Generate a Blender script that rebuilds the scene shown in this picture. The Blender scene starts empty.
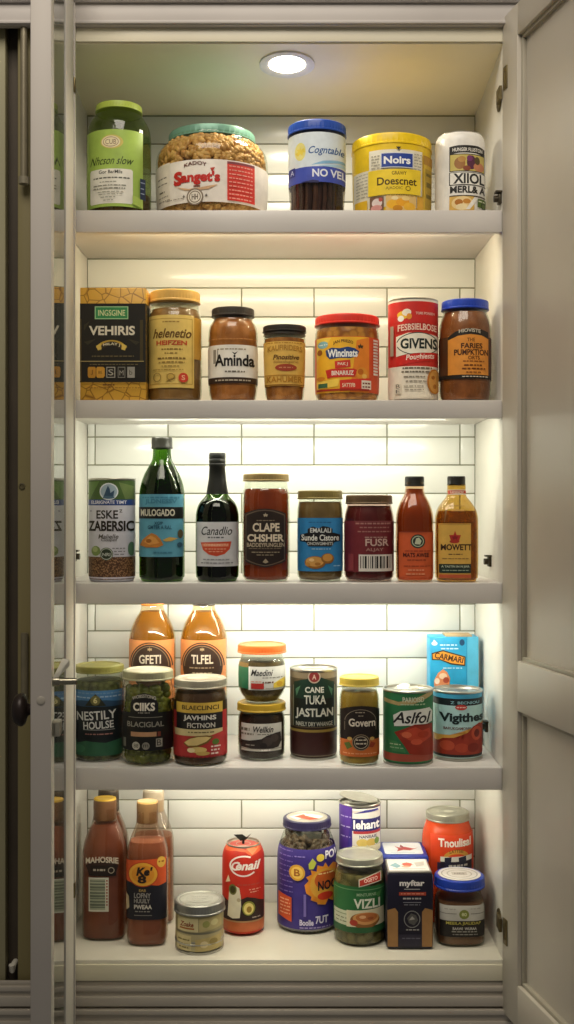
import bpy, bmesh, math, random
from mathutils import Vector, Matrix
random.seed(7)
SC = bpy.context.scene
COL = SC.collection
pi = math.pi

# ------------------------------------------------------------------ measures
CAM_D, FPX, PX, PY = 1.725, 1149.7, 287.0, 505.0      # camera distance, focal length (px), vanishing point
ZC = 0.6827                                         # camera height above the pantry floor
SHELF = {0: 0.0, 1: 1.125, 2: 0.84, 3: 0.5655, 4: 0.2880}
THICK = {1: 0.033, 2: 0.027, 3: 0.031, 4: 0.033}
XL, XR, DEP = -0.3435, 0.3235, 0.25
HW_IN = 0.33

# ------------------------------------------------------------------ materials
MATS = {}
def lin(h):
    h = h.lstrip('#')
    v = [int(h[i:i+2], 16)/255 for i in (0, 2, 4)]
    return tuple([(c/12.92 if c <= .04045 else ((c+.055)/1.055)**2.4) for c in v]) + (1,)

def new_mat(key):
    m = bpy.data.materials.new(key); m.use_nodes = True
    nt = m.node_tree; nt.nodes.clear()
    out = nt.nodes.new('ShaderNodeOutputMaterial')
    return m, nt, out

def noise_fac(nt, scale, detail=3, kind='noise', stretch=None):
    tc = nt.nodes.new('ShaderNodeTexCoord')
    src = tc.outputs['Object']
    if stretch:
        mp = nt.nodes.new('ShaderNodeMapping'); mp.inputs['Scale'].default_value = stretch
        nt.links.new(src, mp.inputs['Vector']); src = mp.outputs[0]
    if kind == 'noise':
        n = nt.nodes.new('ShaderNodeTexNoise'); n.inputs['Scale'].default_value = scale
        n.inputs['Detail'].default_value = detail; o = n.outputs[0]
    else:
        n = nt.nodes.new('ShaderNodeTexVoronoi'); n.inputs['Scale'].default_value = scale
        if kind == 'crack': n.feature = 'DISTANCE_TO_EDGE'
        o = n.outputs[0]
    nt.links.new(src, n.inputs['Vector'])
    return o, n

def ink(c, rough=.45, metal=0.0, var=.10, spec=.4):
    key = f'print_{c}_{rough}_{metal}'
    if key in MATS: return MATS[key]
    m, nt, out = new_mat(key)
    b = nt.nodes.new('ShaderNodeBsdfPrincipled')
    b.inputs['Roughness'].default_value = rough; b.inputs['Metallic'].default_value = metal
    b.inputs['Specular IOR Level'].default_value = spec
    f, _ = noise_fac(nt, 60)
    r = nt.nodes.new('ShaderNodeValToRGB')
    L = lin(c)
    r.color_ramp.elements[0].position = .3; r.color_ramp.elements[1].position = .7
    r.color_ramp.elements[0].color = tuple(x*(1-var) for x in L[:3]) + (1,)
    r.color_ramp.elements[1].color = tuple(min(1, x*(1+var*.6)) for x in L[:3]) + (1,)
    nt.links.new(f, r.inputs[0]); nt.links.new(r.outputs[0], b.inputs['Base Color'])
    nt.links.new(b.outputs[0], out.inputs[0])
    MATS[key] = m; return m

def mottled(c1, c2, scale=120, kind='noise', bump=.3, rough=.35, lo=.35, hi=.65, stretch=None, c3=None):
    key = f'mottled_{c1}_{c2}_{scale}_{kind}_{bump}_{stretch}_{lo}'
    if key in MATS: return MATS[key]
    m, nt, out = new_mat(key)
    b = nt.nodes.new('ShaderNodeBsdfPrincipled'); b.inputs['Roughness'].default_value = rough
    f, n = noise_fac(nt, scale, 3, kind, stretch)
    r = nt.nodes.new('ShaderNodeValToRGB')
    r.color_ramp.elements[0].position = lo; r.color_ramp.elements[1].position = hi
    r.color_ramp.elements[0].color = lin(c1); r.color_ramp.elements[1].color = lin(c2)
    if c3:
        e = r.color_ramp.elements.new((lo+hi)/2); e.color = lin(c3)
    nt.links.new(f, r.inputs[0]); nt.links.new(r.outputs[0], b.inputs['Base Color'])
    if bump:
        bp = nt.nodes.new('ShaderNodeBump'); bp.inputs['Strength'].default_value = bump
        bp.inputs['Distance'].default_value = .002
        nt.links.new(f, bp.inputs['Height']); nt.links.new(bp.outputs[0], b.inputs['Normal'])
    nt.links.new(b.outputs[0], out.inputs[0])
    MATS[key] = m; return m

def glass(c='f2f5ee', amt=1.0, rough=.04, refl=.55, base=.05, powr=3.0):
    """thin tinted glass: transparent tint plus facing-dependent gloss"""
    key = f'glass_{c}_{amt}_{rough}_{refl}_{base}'
    if key in MATS: return MATS[key]
    m, nt, out = new_mat(key)
    t = nt.nodes.new('ShaderNodeBsdfTransparent'); t.inputs[0].default_value = lin(c)
    g = nt.nodes.new('ShaderNodeBsdfGlossy'); g.inputs['Roughness'].default_value = rough
    lw = nt.nodes.new('ShaderNodeLayerWeight'); lw.inputs['Blend'].default_value = .5
    p = nt.nodes.new('ShaderNodeMath'); p.operation = 'POWER'; p.inputs[1].default_value = powr
    a = nt.nodes.new('ShaderNodeMath'); a.operation = 'MULTIPLY_ADD'
    a.inputs[1].default_value = refl; a.inputs[2].default_value = base
    f, n = noise_fac(nt, 35)
    bp = nt.nodes.new('ShaderNodeBump'); bp.inputs['Strength'].default_value = .04
    nt.links.new(f, bp.inputs['Height']); nt.links.new(bp.outputs[0], g.inputs['Normal'])
    mx = nt.nodes.new('ShaderNodeMixShader')
    nt.links.new(lw.outputs['Facing'], p.inputs[0]); nt.links.new(p.outputs[0], a.inputs[0])
    nt.links.new(a.outputs[0], mx.inputs[0]); nt.links.new(t.outputs[0], mx.inputs[1]); nt.links.new(g.outputs[0], mx.inputs[2])
    nt.links.new(mx.outputs[0], out.inputs[0])
    MATS[key] = m; return m

def liquid(c, see=.5, tint=None):
    """cloudy liquid: diffuse body that lets part of the light straight through"""
    key = f'liquid_{c}_{see}_{tint}'
    if key in MATS: return MATS[key]
    m, nt, out = new_mat(key)
    t = nt.nodes.new('ShaderNodeBsdfTransparent'); t.inputs[0].default_value = lin(tint or c)
    b = nt.nodes.new('ShaderNodeBsdfPrincipled'); b.inputs['Roughness'].default_value = .2
    f, _ = noise_fac(nt, 25)
    r = nt.nodes.new('ShaderNodeValToRGB'); L = lin(c)
    r.color_ramp.elements[0].color = tuple(x*.75 for x in L[:3]) + (1,); r.color_ramp.elements[1].color = L
    nt.links.new(f, r.inputs[0]); nt.links.new(r.outputs[0], b.inputs['Base Color'])
    mx = nt.nodes.new('ShaderNodeMixShader'); mx.inputs[0].default_value = see
    nt.links.new(b.outputs[0], mx.inputs[1]); nt.links.new(t.outputs[0], mx.inputs[2])
    nt.links.new(mx.outputs[0], out.inputs[0])
    MATS[key] = m; return m

def emit(c, s):
    key = f'emit_{c}_{s}'
    if key in MATS: return MATS[key]
    m, nt, out = new_mat(key)
    e = nt.nodes.new('ShaderNodeEmission'); e.inputs[0].default_value = lin(c); e.inputs[1].default_value = s
    nt.links.new(e.outputs[0], out.inputs[0]); MATS[key] = m; return m

STEEL = lambda: ink('b9b6ac', .28, .9)
# ------------------------------------------------------------------ mesh helpers
def link(name, bm, mats, parent=None, smooth=True, angle=40):
    me = bpy.data.meshes.new(name)
    bm.to_mesh(me); bm.free()
    for m in (mats if isinstance(mats, (list, tuple)) else [mats]): me.materials.append(m)
    if smooth:
        for p in me.polygons: p.use_smooth = True
        try: me.set_sharp_from_angle(angle=math.radians(angle))
        except Exception: pass
    o = bpy.data.objects.new(name, me); COL.objects.link(o)
    if parent: o.parent = parent
    return o

def tag(o, label=None, cat=None, group=None, kind=None):
    if label: o['label'] = label
    if cat: o['category'] = cat
    if group: o['group'] = group
    if kind: o['kind'] = kind
    return o

def add_box(bm, x0, x1, y0, y1, z0, z1, mi=0, bev=0.0, mat4=None):
    r = bmesh.ops.create_cube(bm, size=1.0)
    vs = r['verts']
    for v in vs:
        v.co = Vector((x0+(v.co.x+.5)*(x1-x0), y0+(v.co.y+.5)*(y1-y0), z0+(v.co.z+.5)*(z1-z0)))
    fs = set(f for v in vs for f in v.link_faces)
    if bev:
        es = list(set(e for v in vs for e in v.link_edges))
        rr = bmesh.ops.bevel(bm, geom=es, offset=bev, segments=2, profile=.5, affect='EDGES')
        fs = set(rr['faces']) | set(f for f in fs if f.is_valid)
        vs = list(set(v for f in fs for v in f.verts))
    for f in fs: f.material_index = mi
    if mat4 is not None: bmesh.ops.transform(bm, matrix=mat4, verts=vs)
    return vs

def box_obj(name, dims, mat, parent=None, bev=.001):
    bm = bmesh.new(); add_box(bm, *dims, bev=bev); return link(name, bm, mat, parent, angle=30)

def ring_pt(a, b, n, t):
    c, s = math.cos(t), math.sin(t)
    e = 2.0/n
    return (a*math.copysign(abs(c)**e, c), b*math.copysign(abs(s)**e, s))

def add_lathe(bm, prof, seg=56, n=2.0, ratio=1.0, mi=0, cap0=True, cap1=True, ridge=None, mfun=None):
    """prof: list of (radius, z) bottom to top; n: superellipse power; ratio: depth/width"""
    rings = []
    for k, (r, z) in enumerate(prof):
        row = []
        for i in range(seg):
            t = 2*pi*i/seg
            rr = r
            if ridge and ridge[0] <= k <= ridge[1]: rr = r*(1+ridge[2]*(1 if i % 2 else -1))
            x, y = ring_pt(rr, rr*ratio, n, t)
            row.append(bm.verts.new((x, y, z)))
        rings.append(row)
    for k in range(len(rings)-1):
        for i in range(seg):
            j = (i+1) % seg
            f = bm.faces.new((rings[k][i], rings[k][j], rings[k+1][j], rings[k+1][i])); f.material_index = mfun(k) if mfun else mi
    if cap0: bm.faces.new(list(reversed(rings[0]))).material_index = mi
    if cap1: bm.faces.new(rings[-1]).material_index = mfun(len(rings)-2) if mfun else mi
    return rings

def smooth_prof(p, it=2):
    """Chaikin corner rounding keeping the end points"""
    for _ in range(it):
        q = [p[0]]
        for (a, b) in zip(p, p[1:]):
            q.append((a[0]*.75+b[0]*.25, a[1]*.75+b[1]*.25)); q.append((a[0]*.25+b[0]*.75, a[1]*.25+b[1]*.75))
        q.append(p[-1]); p = q
    return p

# ------------------------------------------------------------------ lettering
TXT = {}
def text2d(s, bold=0.0):
    key = (s, bold)
    if key in TXT: return TXT[key]
    cu = bpy.data.curves.new('lettering', 'FONT'); cu.body = s; cu.size = 1.0
    cu.offset = bold; cu.resolution_u = 3; cu.fill_mode = 'FRONT'
    ob = bpy.data.objects.new('lettering', cu); COL.objects.link(ob)
    dg = bpy.context.evaluated_depsgraph_get(); dg.update()
    me = bpy.data.meshes.new_from_object(ob.evaluated_get(dg))
    vs = [(v.co.x, v.co.y) for v in me.vertices]; fs = [tuple(p.vertices) for p in me.polygons]
    bpy.data.objects.remove(ob); bpy.data.curves.remove(cu); bpy.data.meshes.remove(me)
    TXT[key] = (vs, fs); return TXT[key]

# printed elements, all in photo pixels of the item they are printed on
def R(x0, y0, x1, y1, c): return ('poly', [(x0, y0), (x1, y0), (x1, y1), (x0, y1)], c)
def P(pts, c): return ('poly', pts, c)
def E(cx, cy, rx, ry, c, n=24): return ('poly', [(cx+rx*math.cos(2*pi*i/n), cy+ry*math.sin(2*pi*i/n)) for i in range(n)], c)
def G(cx, cy, rx, ry, w, c, n=28, a0=0, a1=360): return ('ring', cx, cy, rx, ry, w, c, n, a0, a1)
def T(s, cx, cy, w, h, c, bold=0.0, sh=0.0, arc=0.0, rot=0.0): return ('text', s, cx, cy, w, h, c, bold, sh, arc, rot)
def Lr(x0, x1, y, c, h=1.0, seed=1):
    rnd = random.Random(seed*97+int(x0*3)+int(y*7)); out = []; x = x0
    while x < x1-.6:
        w = min(rnd.uniform(1.4, 4.6), x1-x); out.append(('poly', [(x, y-h/2), (x+w, y-h/2), (x+w, y+h/2), (x, y+h/2)], c)); x += w+rnd.uniform(.6, 1.2)
    return ('many', out)
def B(x0, y0, x1, y1, paper='e6e2d6', c='22211f', horiz=False, pad=1.5, seed=3):
    rnd = random.Random(seed); out = [R(x0, y0, x1, y1, paper)]
    a, b = (y0+pad, y1-pad) if horiz else (x0+pad, x1-pad)
    t = a
    while t < b-.5:
        w = min(rnd.choice([.6, .9, 1.4, 2.0]), b-t)
        out.append(R(x0+pad, t, x1-pad-2, t+w, c) if horiz else R(t, y0+pad, t+w, y1-pad-1.5, c)); t += w+rnd.choice([.7, 1.0, 1.5])
    return ('many', out)
def star(cx, cy, r0, r1, k, c, ph=0): return ('poly', [(cx+(r0 if i % 2 == 0 else r1)*math.sin(pi*i/k+ph), cy-(r0 if i % 2 == 0 else r1)*math.cos(pi*i/k+ph)) for i in range(2*k)], c)

def flat(els):
    for e in els:
        if e[0] == 'many': yield from flat(e[1])
        else: yield e

class Item:
    """one packaged food: an Empty at its base plus its parts, sized from pixel measures at its own depth"""
    def __init__(s, name, label, cat, cx, hw, front, shelf, group=None, base_z=None, n=2.0, ratio=1.0, rot=0.0, yc=None):
        s.cx, s.hw, s.n, s.ratio = cx, hw, n, ratio
        front *= .8625
        s.y = yc if yc is not None else (front + hw*ratio*CAM_D/FPX)/(1-hw*ratio/FPX)
        s.D = CAM_D + s.y; s.s = s.D/FPX
        s.Rm = hw*s.s
        s.Df = s.D - s.Rm*ratio; s.sf = s.Df/FPX
        s.z0 = (SHELF[shelf] if base_z is None else base_z) + .0004
        s.root = bpy.data.objects.new(name, None); COL.objects.link(s.root)
        s.root.empty_display_size = .02
        s.root.location = ((cx-PX)*s.s, s.y, s.z0); s.root.rotation_euler = (0, 0, rot)
        tag(s.root, label, cat, group)
        s.prof = None
    def z(s, py): return ZC-(py-PY)*s.s-s.z0          # silhouette row -> local height
    def zf(s, py): return ZC-(py-PY)*s.sf-s.z0        # row on the front surface -> local height
    def conv(s, prof):
        """[(halfwidth px, row)] from bottom up; first row is put on the base"""
        out = [(hw*s.s, max(0.0, s.z(py))) for hw, py in prof]
        z0 = out[0][1]
        return [(r, 0.0 if i == 0 else max(z, .0004*i)) for i, (r, z) in enumerate(out)]
    def body(s, prof, mat, name='body', it=2, cap1=True, rnd=True, seg=56, mi=0):
        p = s.conv(prof)
        if rnd:
            r0 = p[0][0]; p = [(r0*.86, 0.0), (r0*.97, .0012)] + [(p[0][0], .006)] + p[1:]
        p = smooth_prof(p, it) if it else p
        for i in range(1, len(p)):
            if p[i][1] < p[i-1][1]: p[i] = (p[i][0], p[i-1][1])
        s.prof = p
        bm = bmesh.new(); add_lathe(bm, p, seg, s.n, s.ratio, cap1=cap1)
        return link(name, bm, mat, s.root)
    def fill(s, mat, top, inset=.0016, name='contents', bottom=.003):
        """contents just inside the body, up to image row `top`"""
        zt = s.z(top)
        p = []
        for r, z in s.prof:
            if z > zt: break
            p.append((max(.002, r-inset), max(z, bottom)))
        p.append((max(.002, s.rad(zt)-inset), zt)); p.append((max(.001, s.rad(zt)-inset-.004), zt+.0005))
        bm = bmesh.new(); add_lathe(bm, p, 48, s.n, s.ratio)
        return link(name, bm, mat, s.root)
    def rad(s, z):
        p = s.prof
        if z <= p[0][1]: return p[0][0]
        for (r0, z0), (r1, z1) in zip(p, p[1:]):
            if z0 <= z <= z1: return r0 if z1-z0 < 1e-9 else r0+(r1-r0)*(z-z0)/(z1-z0)
        return p[-1][0]
    def lid(s, hw, top, bot, mat, ridges=True, name='lid', bead=True, dome=.0, n=None, topmat=None, inset_top=True):
        r = hw*s.s; z1, z0 = s.z(top), s.z(bot); h = z1-z0
        p = [(r*.93, z0), (r*1.0, z0+h*.04), (r*1.0, z0+h*.16)]
        if bead: p += [(r*.975, z0+h*.22)]
        p += [(r*.975, z0+h*.78), (r*.965, z0+h*.92), (r*.92, z1)]
        k1 = len(p)-3
        if inset_top: p += [(r*.84, z1), (r*.81, z1-.0012)]
        p += [(r*.3, z1-.0008+dome), (.0008, z1-.0008+dome)]
        bm = bmesh.new()
        kt = len(p)-4
        mf = (lambda k: 1 if k >= kt else 0) if topmat else None
        add_lathe(bm, p, 96, n or s.n, s.ratio, ridge=(k1-1, k1, .008) if ridges else None, mfun=mf)
        s.lid_top = z1
        o = link(name, bm, [mat] + ([topmat] if topmat else []), s.lid_obj if name == 'lid_band' else s.root, angle=28)
        if name != 'lid_band': s.lid_obj = o
        return o
    def can_end(s, hw, py, name='can_end', tab=False, mat=None, rim=1.0):
        """seamed metal end: raised rim, recessed panel with bead rings, optional pull tab"""
        r = hw*s.s; z = s.z(py)
        p = [(r*.985, z-.0035), (r*1.02*rim, z-.003), (r*1.025*rim, z-.0006), (r*1.005*rim, z), (r*.965, z-.0004), (r*.95, z-.003),
             (r*.86, z-.0034), (r*.83, z-.0024), (r*.8, z-.0034), (r*.45, z-.0034), (r*.42, z-.0028), (r*.39, z-.0034), (.0005, z-.0034)]
        bm = bmesh.new(); add_lathe(bm, p, 64, s.n, s.ratio, cap0=False)
        o = link(name, bm, mat or STEEL(), s.root); s.lid_obj = o
        if tab:
            b2 = bmesh.new()
            add_ring_tab(b2, r*.5, z-.0016, -r*.35)
            link('pull_tab', b2, STEEL(), o)
        return o
    def base_rim(s, hw):
        r = hw*s.s; p = [(r*.97, 0), (r*1.02, .0004), (r*1.02, .003), (r*.99, .0036)]
        bm = bmesh.new(); add_lathe(bm, p, 64, s.n, s.ratio, cap0=False, cap1=False); return link('base_rim', bm, STEEL(), s.root)
    # ---------------- printing
    def label(s, els, wrap=None, name='label', rough=.45, off=.0003, flat_d=None, parent=None, clip=.985, speck=None):
        """els are printed elements; wrap: [(row0,row1,colour or material)] full bands round the body"""
        bm = bmesh.new(); mats = []; idx = {}
        def mid(c):
            k = c if isinstance(c, str) else c.name
            if k not in idx:
                idx[k] = len(mats); mats.append(ink(c, rough) if isinstance(c, str) else c)
            return idx[k]
        if wrap:
            for (a, b, c) in wrap:
                za, zb = s.zf(b), s.zf(a); za = max(za, .0005)
                zs = [za] + [q*.004 for q in range(int(za/.004)+1, int(zb/.004)+1) if za+.0002 < q*.004 < zb-.0002] + [zb]
                p = [(s.rad(q)+off*.6, q) for q in zs]
                add_lathe(bm, p, 90, s.n, s.ratio, mi=mid(c), cap0=False, cap1=False)
        lay = 0
        for e in flat(els):
            lay += 1
            o = off + .00004*lay
            vs, fs, c = elem2d(e)
            if not vs: continue
            b2 = bmesh.new()
            pts = [b2.verts.new(((x-s.cx)*s.sf, 0.0, s.zf(y))) for x, y in vs]
            for f in fs:
                try: b2.faces.new([pts[i] for i in f])
                except ValueError: pass
            bmesh.ops.triangulate(b2, faces=b2.faces[:])
            if flat_d is None:
                zm = sum(v.co.z for v in b2.verts)/len(b2.verts)
                rr = max(s.rad(max(zm, .001)), .002)
                lo = min(v.co.x for v in b2.verts); hi = max(v.co.x for v in b2.verts)
                for sg in (-1, 1):
                    geom = b2.verts[:]+b2.edges[:]+b2.faces[:]
                    bmesh.ops.bisect_plane(b2, geom=geom, plane_co=(sg*rr*clip, 0, 0), plane_no=(sg, 0, 0), clear_outer=True)
                z0_, z1_ = min(v.co.z for v in b2.verts) if b2.verts else 0, max(v.co.z for v in b2.verts) if b2.verts else 0
                rz = [s.rad(max(0, z0_+(z1_-z0_)*q/8)) for q in range(9)]
                if max(abs(rz[q]-(rz[0]+(rz[8]-rz[0])*q/8)) for q in range(9)) > .00002:
                    for q in range(int(z0_/.004)+1, int(z1_/.004)+1):
                        bmesh.ops.bisect_plane(b2, geom=b2.verts[:]+b2.edges[:]+b2.faces[:], plane_co=(0, 0, q*.004), plane_no=(0, 0, 1))
                for k in range(-17, 18):
                    u = rr*math.sin(math.radians(5*k))
                    if lo < u < hi:
                        geom = b2.verts[:]+b2.edges[:]+b2.faces[:]
                        bmesh.ops.bisect_plane(b2, geom=geom, plane_co=(u, 0, 0), plane_no=(1, 0, 0))
            m = mid(c); mp = {}
            for v in b2.verts:
                x, zz = v.co.x, v.co.z
                if flat_d is not None: y = -flat_d-o
                else:
                    r = s.rad(max(zz, .0))+o
                    q = max(0.0, 1-min(1, abs(x)/r)**s.n)
                    y = -r*s.ratio*q**(1.0/s.n)
                mp[v] = bm.verts.new((x, y, zz))
            for f in b2.faces:
                try:
                    nf = bm.faces.new([mp[v] for v in f.verts])
                    nf.material_index = m
                    nf.normal_update()
                    if nf.normal.y > 0: nf.normal_flip()
                except ValueError: pass
            b2.free()
        return link(name, bm, mats, parent or s.root, smooth=True, angle=50)
    def top_print(s, els, name='lid_label', z=None, rx=None, parent=None):
        """print on a horizontal lid: element coordinates in -1..1 of the lid radius, +y away from the viewer"""
        z = (s.lid_top if z is None else z)
        rx = rx or s.Rm
        bm = bmesh.new(); mats = []; idx = {}
        for k, e in enumerate(flat(els)):
            vs, fs, c = elem2d(e)
            if c not in idx: idx[c] = len(mats); mats.append(ink(c, .4))
            pts = [bm.verts.new((x*rx, -y*rx*s.ratio, z+.0006+.00006*k)) for x, y in vs]
            for f in fs:
                try:
                    nf = bm.faces.new([pts[i] for i in f]); nf.material_index = idx[c]; nf.normal_update()
                    if nf.normal.z < 0: nf.normal_flip()
                except ValueError: pass
        return link(name, bm, mats, parent or s.lid_obj, smooth=False)

def elem2d(e):
    if e[0] == 'poly': return e[1], [tuple(range(len(e[1])))], e[2]
    if e[0] == 'ring':
        _, cx, cy, rx, ry, w, c, n, a0, a1 = e
        vs, fs = [], []
        full = abs(a1-a0) >= 360
        m = n if full else n+1
        for i in range(m):
            t = math.radians(a0+(a1-a0)*i/n)
            vs.append((cx+rx*math.cos(t), cy+ry*math.sin(t))); vs.append((cx+(rx-w)*math.cos(t), cy+(ry-w)*math.sin(t)))
        for i in range(n):
            j = (i+1) % m
            fs.append((2*i, 2*j, 2*j+1, 2*i+1))
        return vs, fs, c
    _, t, cx, cy, w, h, c, bold, sh, arc, rot = e
    vs, fs = text2d(t, bold)
    if not vs: return [], [], c
    x0 = min(v[0] for v in vs); x1 = max(v[0] for v in vs); y0 = min(v[1] for v in vs); y1 = max(v[1] for v in vs)
    out = []
    for x, y in vs:
        u = ((x-x0)/(x1-x0)-.5)*w; v = ((y-y0)/(y1-y0)-.5)*h
        u += sh*v; v += arc*(1-(2*u/w)**2)
        if rot: u, v = u*math.cos(rot)-v*math.sin(rot), u*math.sin(rot)+v*math.cos(rot)
        out.append((cx+u, cy-v))
    return out, fs, c

def add_tube(bm, pts, rad, seg=10, mi=0):
    rings = []
    pts = [Vector(p) for p in pts]
    for i, p in enumerate(pts):
        d = (pts[min(i+1, len(pts)-1)]-pts[max(i-1, 0)]).normalized()
        a = d.orthogonal().normalized() if i == 0 else (a-d*a.dot(d)).normalized()
        b = d.cross(a); r = rad[i] if isinstance(rad, (list, tuple)) else rad
        rings.append([bm.verts.new(p+(a*math.cos(2*pi*k/seg)+b*math.sin(2*pi*k/seg))*r) for k in range(seg)])
    for A, Bq in zip(rings, rings[1:]):
        for k in range(seg):
            bm.faces.new((A[k], A[(k+1) % seg], Bq[(k+1) % seg], Bq[k])).material_index = mi
    bm.faces.new(list(reversed(rings[0]))).material_index = mi; bm.faces.new(rings[-1]).material_index = mi

def add_ring_tab(bm, r, z, y):
    pts = [(r*.42*math.cos(t), y+r*.55*math.sin(t), z) for t in [2*pi*i/16 for i in range(17)]]
    add_tube(bm, pts, .0009, 6)
    add_box(bm, -r*.16, r*.16, y+r*.4, y+r*.95, z-.0006, z+.0006)

# ------------------------------------------------------------------ the setting
PAINT = mottled('d3d0c6', 'dbd8cf', 9, bump=.02, rough=.42)
PAINT2 = mottled('c6c2ba', 'cecac2', 7, bump=.02, rough=.38)
GREY = mottled('b0aaa5', 'b8b2ad', 6, bump=.02, rough=.45)
def struct(o): o['kind'] = 'structure'; return o

struct(box_obj('floor', (XL-.012, XR+.012, 0.0, DEP+.012, -.02, 0.0), mottled('d2cebd', 'dbd7c7', 8, bump=.02, rough=.3), bev=.0008))
struct(box_obj('wall_left', (XL-.018, XL, 0.0, DEP+.012, -.02, 1.40), PAINT, bev=.0004))
struct(box_obj('wall_right', (XR, XR+.018, 0.0, DEP+.012, -.02, 1.40), PAINT, bev=.0004))
# the ceiling board dips slightly towards the back
bm = bmesh.new()
vs = add_box(bm, XL-.018, XR+.018, 0.0, DEP+.012, 1.3742, 1.40)
for v in vs:
    if v.co.y > .1 and v.co.z < 1.39: v.co.z = 1.352
struct(link('ceiling', bm, mottled('efe5c6', 'f4ebd0', 6, bump=.02, rough=.5), angle=20))
# tiled back wall : tiles with grout gaps, rows as in the photo
def back_wall():
    bm = bmesh.new()
    sb = (CAM_D+DEP)/FPX
    bm_g = add_box(bm, XL-.018, XR+.018, DEP+.0022, DEP+.014, -.02, 1.40, mi=1)
    zz = lambda py: ZC-(py-PY)*sb
    rows = [(60, 84, 0), (86, 114, 0), (116, 144, 0), (144, 174, 0), (174, 202, 0), (202, 230, 0), (230, 259, 0), (259, 288, 0), (288, 317, 1), (317, 347, 0), (347, 377, 1), (377, 407, 0), (407, 437, 1), (437, 465, 1),
            (465, 493.5, 0), (493.5, 522.5, 1), (522.5, 551.5, 0), (551.5, 577, 1), (577, 604, 0), (604, 631, 1), (631, 658, 0), (658, 687, 1), (687, 715, 0), (715, 743, 1),
            (743, 771, 0), (771, 800, 0), (800, 828.5, 1), (828.5, 856.5, 0), (856.5, 884.5, 0), (884.5, 912, 1)]
    g = .0011
    for a, b, jn in rows:
        z1, z0 = zz(a), zz(b)
        if z1 > 1.38: continue
        xs = [XL] + ([(px-PX)*sb for px in (95, 168, 241.5, 314, 387, 460)] if jn else [(px-PX)*sb for px in (84,)]) + [XR]
        xs = sorted(xs)
        for xa, xb in zip(xs, xs[1:]):
            add_box(bm, xa+g, xb-g, DEP, DEP+.004, z0+g, z1-g, mi=0, bev=.0009)
    return link('wall_back', bm, [mottled('d8d9d3', 'dfe0da', 5, bump=.015, rough=.22), ink('8f8f7c', .8)], angle=25)
struct(back_wall())

# shelves
names = {1: 'white painted shelf, topmost of the four, holding five large containers', 2: 'second white shelf from the top, under the seven jars and boxes',
         3: 'third white shelf from the top, under the dark glass bottles', 4: 'lowest raised white shelf, under the pickle jars and stacked small jars'}
for k in (1, 2, 3, 4):
    bm = bmesh.new()
    add_box(bm, XL+.0006, XR-.0006, 0.014, DEP-.0006, SHELF[k]-.019, SHELF[k], bev=.0006)
    add_box(bm, XL+.0006, XR-.0006, 0.0, 0.0145, SHELF[k]-THICK[k], SHELF[k]+.0002, bev=.0012)
    tag(link('shelf', bm, mottled('cdc8c2', 'd4cfc9', 5, bump=.02, rough=.35), angle=25), names[k], 'shelf', 'shelves of the pantry')

# face frame: top rail, header with mouldings, bottom rail and drawer front
struct(box_obj('trim_1', (XL-.02, XR+.004, -.004, .0, 1.3765, 1.397), mottled('d9d2bb', 'e0dac4', 5, bump=.02), bev=.0006))
bm = bmesh.new()
add_box(bm, -.75, .75, -.014, .0, 1.397, 1.43, bev=.002)
add_box(bm, -.75, .75, -.020, .0, 1.4295, 1.4335, bev=.001)
add_box(bm, -.75, .75, -.026, .0, 1.433, 1.62, bev=.003)
add_box(bm, -.75, .75, -.017, .0, 1.3985, 1.404, bev=.0015)
struct(link('trim_2', bm, GREY, angle=25))
bm = bmesh.new()
add_box(bm, XL-.02, XR+.004, -.004, .0, -.030, -.0055, bev=.0012)
struct(link('trim_3', bm, mottled('d9d3b8', 'dfd9c2', 6, bump=.02), angle=25))
bm = bmesh.new()
for (za, zb, yy) in [(-.038, -.0315, -.001), (-.0445, -.0375, -.007), (-.052, -.044, -.004), (-.066, -.0515, -.009), (-.0705, -.066, -.001), (-.0775, -.070, -.012), (-.088, -.077, -.008), (-.099, -.0875, -.012), (-.26, -.098, -.008)]:
    add_box(bm, -.75, .75, yy, .004, za, zb, bev=.0009)
struct(link('trim_4', bm, mottled('a8a093', 'b2aa9d', 5, bump=.02), angle=25))

# recessed light
dl = bpy.data.objects.new('recessed_light', None); COL.objects.link(dl)
ly = .063; lz = 1.3742-.0222*ly/(DEP+.012)
tilt = math.atan2(.0222, DEP+.012)
dl.location = (0.0, ly, lz); dl.rotation_euler = (-tilt, 0, 0)
tag(dl, 'round white recessed downlight glowing in the pantry ceiling', 'ceiling light')
bm = bmesh.new(); add_lathe(bm, [(.043, -.0004), (.043, -.003), (.036, -.0045), (.029, -.0015), (.029, -.0004)], 64, cap0=False, cap1=False)
link('trim_ring', bm, ink('eae6dc', .4), dl)
bm = bmesh.new(); add_lathe(bm, [(.0005, -.0022), (.02, -.0022), (.0286, -.0012)], 48, cap0=True, cap1=False)
link('lens', bm, emit('fff6e2', 14), dl)

# ---- hinges: cup on the side wall + arm on the door
def hinge_parts(parent, x, zc_, sgn, mat, dy=.0):
    bm = bmesh.new()
    pts = []
    m4 = Matrix.Translation((x-sgn*.0008, .022+dy, zc_)) @ Matrix.Rotation(-sgn*pi/2, 4, 'Y')
    rr = add_lathe(bm, [(.0175, 0), (.0175, .0012), (.015, .002), (.009, .001), (.0005, .001)], 28)
    bmesh.ops.transform(bm, matrix=m4, verts=bm.verts[:])
    add_box(bm, x-sgn*.004-.002, x-sgn*.004+.002, -.006, .02, zc_-.008, zc_+.012)
    return link('hinge', bm, mat, parent)
BRASS = ink('6d6142', .35, .75)

# ---- right door : solid, two recessed panels, swung open past square
dR = bpy.data.objects.new('door_2', None); COL.objects.link(dR); dR['kind'] = 'structure'
ang = math.radians(12)
dR.location = (XR-.0015, -.0055, 0); dR.rotation_euler = (0, 0, ang)
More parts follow.
